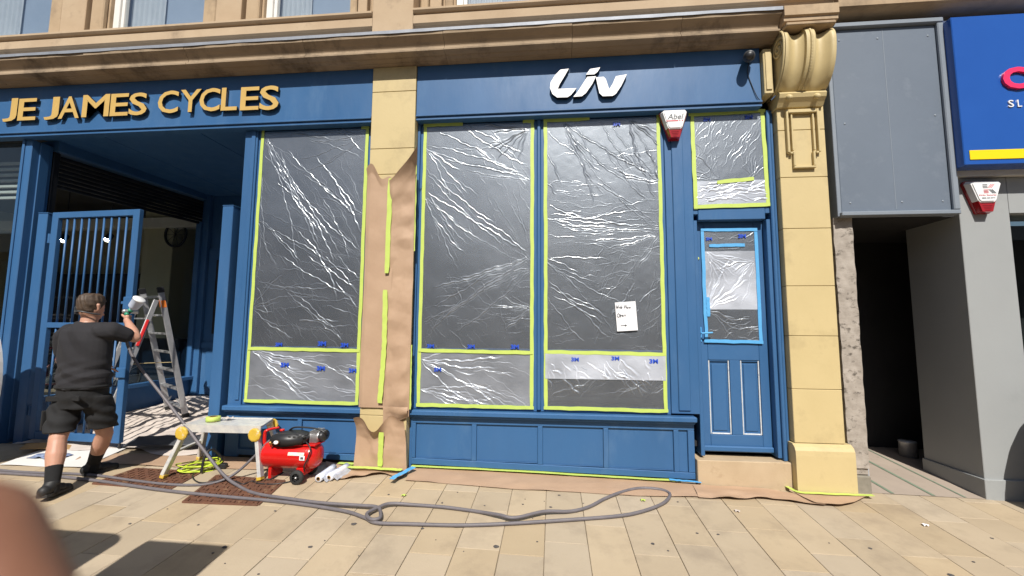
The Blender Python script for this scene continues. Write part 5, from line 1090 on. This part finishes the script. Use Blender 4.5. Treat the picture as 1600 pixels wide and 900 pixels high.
#--PEOPLE--
# ================================================================== THE PAINTER
def caps(bm, p0, p1, r0, r1, seg=16):
    p0, p1 = Vector(p0), Vector(p1); L = (p1 - p0).length; pr = []
    for k in range(6): a = -math.pi / 2 + k / 6 * math.pi / 2; pr.append((r0 * math.cos(a), r0 * math.sin(a)))
    pr.append((r0, 0)); pr.append((r1, L))
    for k in range(1, 7): a = k / 6 * math.pi / 2; pr.append((r1 * math.cos(a), L + r1 * math.sin(a)))
    lathe(bm, pr, p0, (p1 - p0) if L > 1e-5 else (0, 0, 1), seg)
def loft(bm, rings, seg=28):
    R = []
    for (cx, cy, cz, rx, ry, *tilt) in rings:
        tl = tilt[0] if tilt else 0.0
        R.append([bm.verts.new((cx + rx * math.cos(2 * math.pi * k / seg), cy + ry * math.sin(2 * math.pi * k / seg), cz + tl * rx * math.cos(2 * math.pi * k / seg))) for k in range(seg)])
    for i in range(len(R) - 1):
        for k in range(seg): bm.faces.new((R[i][k], R[i][(k + 1) % seg], R[i + 1][(k + 1) % seg], R[i + 1][k]))
    bm.faces.new(R[0][::-1]); bm.faces.new(R[-1])
def remeshed(name, bm, vox, mat, parent, smooth=3, disp=None):
    me = bpy.data.meshes.new('tmp'); bmesh.ops.recalc_face_normals(bm, faces=bm.faces[:]); bm.to_mesh(me); bm.free()
    o = bpy.data.objects.new('tmp', me); C.objects.link(o); m = o.modifiers.new('r', 'REMESH'); m.mode = 'VOXEL'; m.voxel_size = vox
    dg = bpy.context.evaluated_depsgraph_get(); ev = bpy.data.meshes.new_from_object(o.evaluated_get(dg)); bpy.data.objects.remove(o)
    b2 = B(); b2.from_mesh(ev); bpy.data.meshes.remove(ev)
    for _ in range(smooth): bmesh.ops.smooth_vert(b2, verts=b2.verts[:], factor=.5, use_axis_x=True, use_axis_y=True, use_axis_z=True)
    if disp:
        b2.normal_update()
        mv = [(v, v.normal.copy() * disp(v.co)) for v in b2.verts]
        for v, dv in mv: v.co += dv
    return mk(name, b2, mat, parent, True)
PM = thing('person', 'person seen from behind in black T-shirt, black shorts and socks, spraying the gate', 'person', (-4.2, -.8, .03))
bm = B()
# head, neck, torso, limbs of one continuous body
hc = Vector((-4.205, -.785, 1.592))
loft(bm, [(hc.x, hc.y + .01, hc.z - .125, .035, .04), (hc.x, hc.y + .01, hc.z - .10, .058, .07), (hc.x, hc.y, hc.z - .05, .072, .09), (hc.x, hc.y, hc.z, .078, .098), (hc.x, hc.y - .004, hc.z + .05, .075, .094), (hc.x, hc.y - .004, hc.z + .09, .058, .072), (hc.x, hc.y, hc.z + .112, .03, .038)])
for s in (-1, 1): caps(bm, (hc.x + s * .079, hc.y - .005, hc.z - .028), (hc.x + s * .083, hc.y - .012, hc.z + .018), .011, .015, 10)
caps(bm, (hc.x + .006, hc.y + .094, hc.z - .03), (hc.x + .006, hc.y + .088, hc.z + .02), .016, .008, 10)          # nose
caps(bm, (hc.x - .02, hc.y + .083, hc.z - .068), (hc.x + .03, hc.y + .083, hc.z - .068), .011, .011, 10)          # mouth
caps(bm, (-4.205, -.795, 1.40), (-4.205, -.79, 1.52), .066, .058)
loft(bm, [(-4.19, -.80, .74, .15, .12), (-4.19, -.80, .85, .165, .12), (-4.19, -.80, .98, .165, .12), (-4.2, -.80, 1.15, .19, .125), (-4.21, -.80, 1.30, .195, .12), (-4.205, -.80, 1.40, .15, .10), (-4.205, -.80, 1.45, .06, .06)])
shR, elR, wrR = Vector((-4.015, -.795, 1.385)), Vector((-3.925, -.61, 1.31)), Vector((-4.125, -.505, 1.452))
shL, elL, wrL = Vector((-4.40, -.81, 1.36)), Vector((-4.475, -.76, 1.10)), Vector((-4.36, -.56, 1.02))
for sh, el, wr in ((shR, elR, wrR), (shL, elL, wrL)):
    caps(bm, sh, el, .05, .045); caps(bm, el, el.lerp(wr, .35), .045, .048); caps(bm, el.lerp(wr, .35), wr, .049, .029)
legs = ((Vector((-4.29, -.81, .82)), Vector((-4.215, -.94, .45)), Vector((-4.11, -1.03, .125))), (Vector((-4.09, -.78, .82)), Vector((-4.09, -.66, .44)), Vector((-4.285, -.565, .145))))
for hp, kn, an in legs:
    caps(bm, hp - Vector((0, 0, .04)), kn, .08, .06); caps(bm, kn, kn.lerp(an, .35), .058, .066); caps(bm, kn.lerp(an, .35), an, .066, .04)
# right hand closed round the gun handle
HX, HY = -4.198, -.455
caps(bm, wrR, (-4.163, -.488, 1.475), .028, .026); caps(bm, (-4.163, -.490, 1.458), (-4.160, -.488, 1.510), .022, .021)
for k, (ln, rr) in enumerate(((.9, .0088), (1.0, .0094), (1.05, .0096), (.98, .0092))):
    z = 1.452 + .0205 * k; pa = None
    for a in (-30, 20, 75, 125 + 12 * ln):
        th = math.radians(a); p = Vector((HX + .029 * math.cos(th), HY + .029 * math.sin(th), z + .002 * k))
        if pa is not None: caps(bm, pa, p, rr, rr * .93, 10)
        pa = p
pa = None
for p in ((-4.168, -.498, 1.50), (-4.192, -.502, 1.520), (-4.213, -.490, 1.530), (-4.226, -.468, 1.531)):
    if pa is not None: caps(bm, pa, p, .0118, .0102, 10)
    pa = Vector(p)
# left hand, relaxed in front of the body
caps(bm, wrL, wrL + Vector((.03, .075, -.01)), .028, .030)
for k in range(4):
    b0 = wrL + Vector((.012 + .019 * k - .02, .085, .0 - .006 * k)); b1 = b0 + Vector((.012, .038, -.010)); b2_ = b1 + Vector((.016, .018, -.022)); caps(bm, b0, b1, .0095, .009, 10); caps(bm, b1, b2_, .009, .0078, 10)
t0 = wrL + Vector((.05, .02, .01)); caps(bm, t0, t0 + Vector((.025, .035, .004)), .0125, .0105, 10); caps(bm, t0 + Vector((.025, .035, .004)), t0 + Vector((.028, .062, -.006)), .0105, .009, 10)
body = remeshed('body', bm, .0062, SKIN, PM, 2)
# hair: short back and sides, longer swept top
bm = B(); loft(bm, [(hc.x, hc.y - .022, hc.z - .052, .062, .070), (hc.x, hc.y - .016, hc.z - .02, .0775, .087), (hc.x, hc.y - .008, hc.z + .02, .085, .100), (hc.x, hc.y - .004, hc.z + .06, .088, .105), (hc.x, hc.y - .004, hc.z + .10, .072, .088), (hc.x + .005, hc.y, hc.z + .122, .042, .052)])
remeshed('hair', bm, .006, HAIR, PM, 2, lambda c: .003 * math.sin(c.x * 190 + c.z * 60 + 2 * math.sin(c.y * 70)) - (.012 if c.y > hc.y + .055 and c.z < hc.z + .05 else 0))
L = [(hc.x + .088 * math.cos(a), hc.y - .01 + .10 * math.sin(a), hc.z - .055 - .012 * math.cos(2 * a)) for a in [math.radians(v) for v in range(170, 372, 8)]]
mk('mask_strap', tube(B(), L, .006, 8), CHAR2, PM, True)
def tri(v): return abs((v / math.pi) % 2 - 1) * 2 - 1
def folds(c):
    lo = max(0, 1 - abs(c.z - .99) / .16); hi = max(0, 1 - abs(c.z - 1.30) / .22)
    return .010 * lo * tri(c.z * 46 + c.x * 16 + 1.5 * math.sin(c.x * 9 + 1)) + .006 * lo * tri(c.z * 75 - c.x * 28 + 2) + .007 * hi * tri((c.x * .9 + c.z) * 34 + math.sin(c.z * 12)) + .004 * tri(c.x * 40 + c.z * 17 + 2 * math.sin(c.z * 9))
bm = B(); loft(bm, [(-4.185, -.80, .865, .210, .160), (-4.185, -.80, .955, .210, .158), (-4.195, -.80, 1.06, .208, .150), (-4.205, -.80, 1.18, .216, .148), (-4.21, -.80, 1.29, .222, .145), (-4.207, -.80, 1.37, .20, .13), (-4.205, -.797, 1.425, .13, .10), (-4.205, -.795, 1.455, .078, .078)])
caps(bm, (-4.05, -.80, 1.365), shR.lerp(elR, .15), .09, .085); caps(bm, shR.lerp(elR, .15), shR.lerp(elR, .62), .085, .07); caps(bm, (-4.36, -.80, 1.35), shL.lerp(elL, .15), .09, .086); caps(bm, shL.lerp(elL, .15), shL.lerp(elL, .66), .086, .072)
remeshed('tshirt', bm, .007, TSHIRT, PM, 3, folds)
def sfold(c): return .005 * tri(c.z * 40 - c.x * 30 + math.sin(c.x * 12)) * max(0, 1 - abs(c.z - .7) / .2) + .007 * math.sin(c.z * 60 + c.x * 22 + 2 * math.sin(c.x * 16)) * max(0, 1 - abs(c.z - .62) / .22) + .003 * math.sin(c.x * 55 + c.z * 20)
bm = B(); loft(bm, [(-4.19, -.80, .70, .17, .14), (-4.19, -.80, .80, .195, .152), (-4.19, -.80, .92, .195, .146)])
for (hp, kn, an), sx in zip(legs, (-1, 1)):
    e = hp.lerp(kn, .83); R = []
    for q, rr in ((0, .106), (.3, .110), (.55, .107), (.78, .104)):
        p = hp.lerp(kn, q); R.append((p.x + sx * .012, p.y, p.z - .02, rr, rr * .98))
    loft(bm, R[::-1])
sh = remeshed('shorts', bm, .007, SHORTS, PM, 3, sfold)
for (x, y, z, rz) in ((-4.285, -.942, .79, .25), (-4.085, -.942, .80, -.25)):
    M = Matrix.Translation((x, y, z)) @ Matrix.Rotation(rz, 4, 'Z'); mk('pocket_flap', bx(B(), -.062, .062, -.008, .006, -.022, .022, .005, 2, M), SHORTS, sh)
M = Matrix.Translation((-4.378, -.87, .60)) @ Matrix.Rotation(-.35, 4, 'Z'); mk('cargo_pocket', bx(B(), -.014, .014, -.07, .07, -.085, .085, .01, 2, M), SHORTS, sh)
mk('belt', tube(B(), [(-4.19 + .204 * math.cos(a), -.80 + .152 * math.sin(a), .885) for a in [i / 40 * 6.283 for i in range(40)]], .014, 8, True), SOCK, sh, True)
for (hp, kn, an) in legs:
    bm = B(); top = kn.lerp(an, .62); caps(bm, top, an, .056, .048); caps(bm, an, an - Vector((0, 0, .06)), .048, .05); remeshed('sock', bm, .006, SOCK, PM, 1)
def shoe(heel, toe, hz, tz, ank):
    bm = B(); h = Vector(heel); t_ = Vector(toe); h.z += hz; t_.z += tz; dv = (t_ - h)
    for q, rr, up_ in ((.0, .044, .045), (.15, .047, .05), (.35, .046, .05), (.6, .05, .038), (.8, .05, .03), (.98, .042, .026)):
        p = h + dv * q; bmesh.ops.create_uvsphere(bm, u_segments=16, v_segments=10, radius=1, matrix=Matrix.Translation(p + Vector((0, 0, up_))) @ Matrix.Diagonal((rr, rr, up_, 1)))
    caps(bm, h + dv * .12 + Vector((0, 0, .05)), Vector(ank), .044, .05); caps(bm, h + dv * .15 + Vector((0, 0, .05)), h + dv * .75 + Vector((0, 0, .035)), .046, .036)
    o = remeshed('shoe', bm, .006, SHOE, PM, 2)
    bm = B()
    R = []
    for q, rr in ((-.14, .02), (-.10, .038), (.05, .049), (.3, .045), (.6, .053), (.85, .053), (1.05, .045), (1.16, .022)): R.append((h + dv * q, rr))
    sd_ = Vector((-dv.y, dv.x, 0)).normalized(); lo_ = []; hi_ = []
    for p, rr in R: lo_.append((bm.verts.new(p - sd_ * rr), bm.verts.new(p + sd_ * rr))); hi_.append((bm.verts.new(p - sd_ * rr + Vector((0, 0, .024))), bm.verts.new(p + sd_ * rr + Vector((0, 0, .024)))))
    for i in range(len(R) - 1):
        bm.faces.new((lo_[i][0], lo_[i + 1][0], lo_[i + 1][1], lo_[i][1])); bm.faces.new((hi_[i][0], hi_[i][1], hi_[i + 1][1], hi_[i + 1][0]))
        for s in (0, 1): bm.faces.new((lo_[i][s], lo_[i + 1][s], hi_[i + 1][s], hi_[i][s]))
    bm.faces.new((lo_[0][0], lo_[0][1], hi_[0][1], hi_[0][0])); bm.faces.new((lo_[-1][0], lo_[-1][1], hi_[-1][1], hi_[-1][0])); mk('sole', bm, RUBBER, o)
hL, tL = (-4.10, -1.09), (-4.16, -.88); hR, tR = (-4.315, -.60), (-4.22, -.43)
shoe((*hL, gz(*hL)), (*tL, gz(*tL)), .035, .004, legs[0][2]); shoe((*hR, gz(*hR)), (*tR, gz(*tR)), .004, .004, legs[1][2])
# spray gun in the right hand
SG = thing('spray_gun', 'paint spray gun with pale translucent cup held in the raised hand', 'spray gun', (HX, HY, 1.44))
mk('grip', tube(B(), [(HX, HY, 1.43), (HX, HY, 1.46), (HX + .002, HY, 1.52), (HX + .004, HY + .005, 1.555)], [.014, .0165, .0165, .02], 12), ALU, SG, True)
mk('barrel', lathe(B(), [(.01, -.05), (.018, -.045), (.02, .02), (.02, .07), (.026, .075), (.026, .09), (.012, .10)], (HX + .004, HY, 1.565), (0, 1, 0), 16), ALU, SG, True)
ca = Vector((-4.172, -.45, 1.575)); cd = Vector((.62, .0, .78)).normalized()
mk('cup', lathe(B(), [(.016, -.005), (.02, .02), (.042, .04), (.047, .05), (.052, .125), (.054, .127), (.054, .135)], ca, cd, 22), CUP, SG, True)
mk('cup_lid', lathe(B(), [(.056, .130), (.056, .142), (.045, .15), (.004, .152)], ca, cd, 22), WHITE, SG, True)
mk('connector', lathe(B(), [(.022, -.012), (.022, .012)], ca, cd, 16), GREENP, SG, True)
mk('regulator', lathe(B(), [(.016, 0), (.016, .03)], (HX + .02, HY - .012, 1.535), (.3, -.9, .1), 12), GREENP, SG, True)

# ================================================================== BICYCLES IN THE SHOP
def bike(loc, rz, label):
    t = thing('bicycle', label, 'bicycle', loc, 'bicycles inside the shop'); t.rotation_euler = (0, 0, rz)
    def add(nm, bm, m): o = mk(nm, bm, m, None, True); o.parent = t; return o
    for x in (-.52, .52):
        w_ = add('wheel', tube(B(), [(x + .33 * math.cos(a), 0, .345 + .33 * math.sin(a)) for a in [i / 28 * 6.283 for i in range(28)]], .017, 8, True), RUBBER)
        bm = B()
        for k in range(14):
            a = k / 14 * 6.283; tube(bm, [(x, 0, .345), (x + .32 * math.cos(a), 0, .345 + .32 * math.sin(a))], .0018, 4)
        o = mk('spokes', bm, ALU, None); o.parent = w_
    bb, st, hd_, ra, fa = (-.05, 0, .30), (-.17, 0, .80), (.36, 0, .80), (-.52, 0, .345), (.52, 0, .345)
    bm = B()
    for a, b, rr in ((bb, st, .017), (st, hd_, .016), (bb, (.38, 0, .70), .02), (bb, ra, .011), (st, ra, .009), ((.34, 0, .86), fa, .014)): tube(bm, [a, b], rr, 10)
    add('frame', bm, BIKEP); add('handlebar', tube(B(), spline([(.36, -.28, .95), (.33, -.1, .93), (.33, .1, .93), (.36, .28, .95)], 5), .013, 8), BLACKP)
    add('saddle', bx(B(), -.32, -.06, -.06, .06, .86, .90, .02, 2), BLACKP); add('crank', lathe(B(), [(.09, -.006), (.09, .006)], (-.05, -.03, .30), (0, 1, 0), 20), CHAR2)
bike((-6.75, 1.25, .30), 1.45, 'dark bicycle just behind the side window beside the ladder'); bike((-7.2, 1.3, .30), 1.5, 'dark bicycle in the second row behind the side window'); bike((-7.7, 1.1, .30), 1.6, 'dark bicycle deepest in the shop window')
q = thing('hanging_bicycle_tyre', 'black bicycle wheel hung on the wall inside the shop', 'bicycle wheel', (-7.38, 3.29, 3.0))
mk('tyre', tube(B(), [(-7.38 + .22 * math.cos(a), 3.27, 3.22 + .24 * math.sin(a)) for a in [i / 28 * 6.283 for i in range(28)]], .022, 8, True), RUBBER, q, True)
bm = B()
for k in range(10):
    a = k / 10 * 6.283; tube(bm, [(-7.38, 3.27, 3.22), (-7.38 + .21 * math.cos(a), 3.27, 3.22 + .23 * math.sin(a))], .004, 5)
mk('spokes', bm, BLACKP, q)
for i, (x, y) in enumerate(((-8.35, 2.1), (-7.5, 2.1))):
    t = thing('track_spotlight', ('track spotlight seen between the first gate bars', 'track spotlight seen between the last gate bars')[i], 'spotlight', (x, y, 2.9), 'lit spotlights on the shop ceiling track')
    mk('can', lathe(B(), [(.05, 0), (.05, .12), (.03, .14)], (x, y, 2.86), (0, .5, .8), 14, False), BLACKP, t, True)
    mk('bulb', lathe(B(), [(.004, 0), (.04, .0), (.044, .02)], (x, y, 2.87), (0, .5, .8), 14), BULB, t, True)
    mk('stem', tube(B(), [(x, y + .05, 2.98), (x, y + .05, 3.89)], .008, 6), BLACKP, t)

# ================================================================== JUST OUTSIDE THE FRAME
def add_shadow_panel(x0, x1, y, h, rad, label):  # unseen panels, added for the shadows they throw on the slabs
    zb = gz((x0 + x1) / 2, y); t = thing('shadow_panel', label, 'shadow caster', ((x0 + x1) / 2, y, zb)); L = [(x0, zb + .02), (x1, zb + .02)]
    for k in range(7): a = k / 6 * math.pi / 2; L.append((x1 - rad + rad * math.cos(a), zb + h - rad + rad * math.sin(a)))
    for k in range(7): a = math.pi / 2 + k / 6 * math.pi / 2; L.append((x0 + rad + rad * math.cos(a), zb + h - rad + rad * math.sin(a)))
    mk('panel', prism(B(), L, y - .04, y + .04), CHAR2, t); box('plinth', x0 - .03, x1 + .03, y - .09, y + .09, zb - .08, zb + .06, CONC, t, .01); box('panel_face', x0 + .06, x1 - .06, y - .045, y - .0405, zb + .35, zb + h - .12, PAPERW, t, 0)
add_shadow_panel(-2.59, -1.99, -3.27, 2.0, .02, 'unseen square topped dark panel added to cast a shadow on the slabs'); add_shadow_panel(-3.75, -2.77, -3.25, 2.02, .14, 'unseen round cornered dark panel added to cast a shadow on the slabs')
LB = thing('shadow_dome', 'unseen black domed shape added to cast a shadow on the grey wall', 'litter bin', (4.40, -.55, -.1))  # unseen solid, added and shaped for its shadow on the wall
zb = gz(4.4, -.55)
mk('dome_body', lathe(B(), [(.30, 0), (.34, .02), (.36, .10), (.36, .5), (.345, .66)], (4.34, -.55, zb), (0, 0, 1), 32), BLACKP, LB, True); mk('dome_top', lathe(B(), [(.34, .68), (.325, .78), (.27, .97), (.19, 1.14), (.09, 1.25), (.004, 1.28)], (4.34, -.55, zb), (0, 0, 1), 32), BLACKP, LB, True)
WB = thing('pavement_board', 'curved white pavement board at the very left edge of the picture', 'sign board', (-5.75, -.62, .1))
L = [(-5.76 + .50 * math.cos(a), .86 + .80 * math.sin(a)) for a in [i / 48 * 6.283 for i in range(48)]]
mk('board', prism(B(), L, -.66, -.63), WHITE, WB); box('base', -6.05, -5.5, -.85, -.45, gz(-5.8, -.62) - .01, gz(-5.8, -.62) + .07, BLACKP, WB, .01)
# the photographer's hand: one finger reaches into the corner of the lens
FH = thing('photographer_hand', 'blurred finger of the photographer in the lower corner close to the lens', 'hand', (-.12, -4.3, 1.3))
CC = Vector((0, -4.3, 1.4208))
def cv(a, b, c): return CC + r * a + u * b + d * c
bm = B()
def chain(pts, rr):
    for (a, b), (p, q) in zip(zip(pts[:-1], pts[1:]), zip(rr[:-1], rr[1:])): caps(bm, a, b, p, q, 14)
chain([cv(-.094, -.090, .054), cv(-.0835, -.072, .062), cv(-.083, -.0575, .068), cv(-.0925, -.0425, .072)], [.0125, .0118, .0115, .0098])      # index finger
chain([cv(-.118, -.088, .04), cv(-.130, -.064, .044), cv(-.126, -.040, .036), cv(-.120, -.022, .026)], [.0115, .0105, .0098, .0085])
chain([cv(-.135, -.095, .02), cv(-.150, -.070, .022), cv(-.148, -.046, .014), cv(-.142, -.03, .004)], [.011, .010, .0095, .008])
chain([cv(-.145, -.105, .0), cv(-.160, -.085, .0), cv(-.160, -.066, -.008), cv(-.154, -.052, -.016)], [.0098, .009, .0085, .0072])
chain([cv(-.10, -.125, -.01), cv(-.075, -.105, -.02), cv(-.060, -.085, -.026), cv(-.052, -.064, -.028)], [.015, .013, .0115, .0095])
for a, b in (((-.094, -.090, .054), (-.11, -.15, -.01)), ((-.118, -.088, .04), (-.118, -.15, -.012)), ((-.135, -.095, .02), (-.125, -.15, -.016)), ((-.145, -.105, .0), (-.13, -.15, -.02)), ((-.10, -.125, -.01), (-.115, -.155, -.015))): caps(bm, cv(*a), cv(*b), .014, .024, 14)
caps(bm, cv(-.12, -.15, -.014), cv(-.14, -.23, -.05), .029, .030, 16); caps(bm, cv(-.14, -.23, -.05), cv(-.20, -.46, -.16), .031, .048, 16)
remeshed('hand', bm, .0026, SKINB, FH, 2)
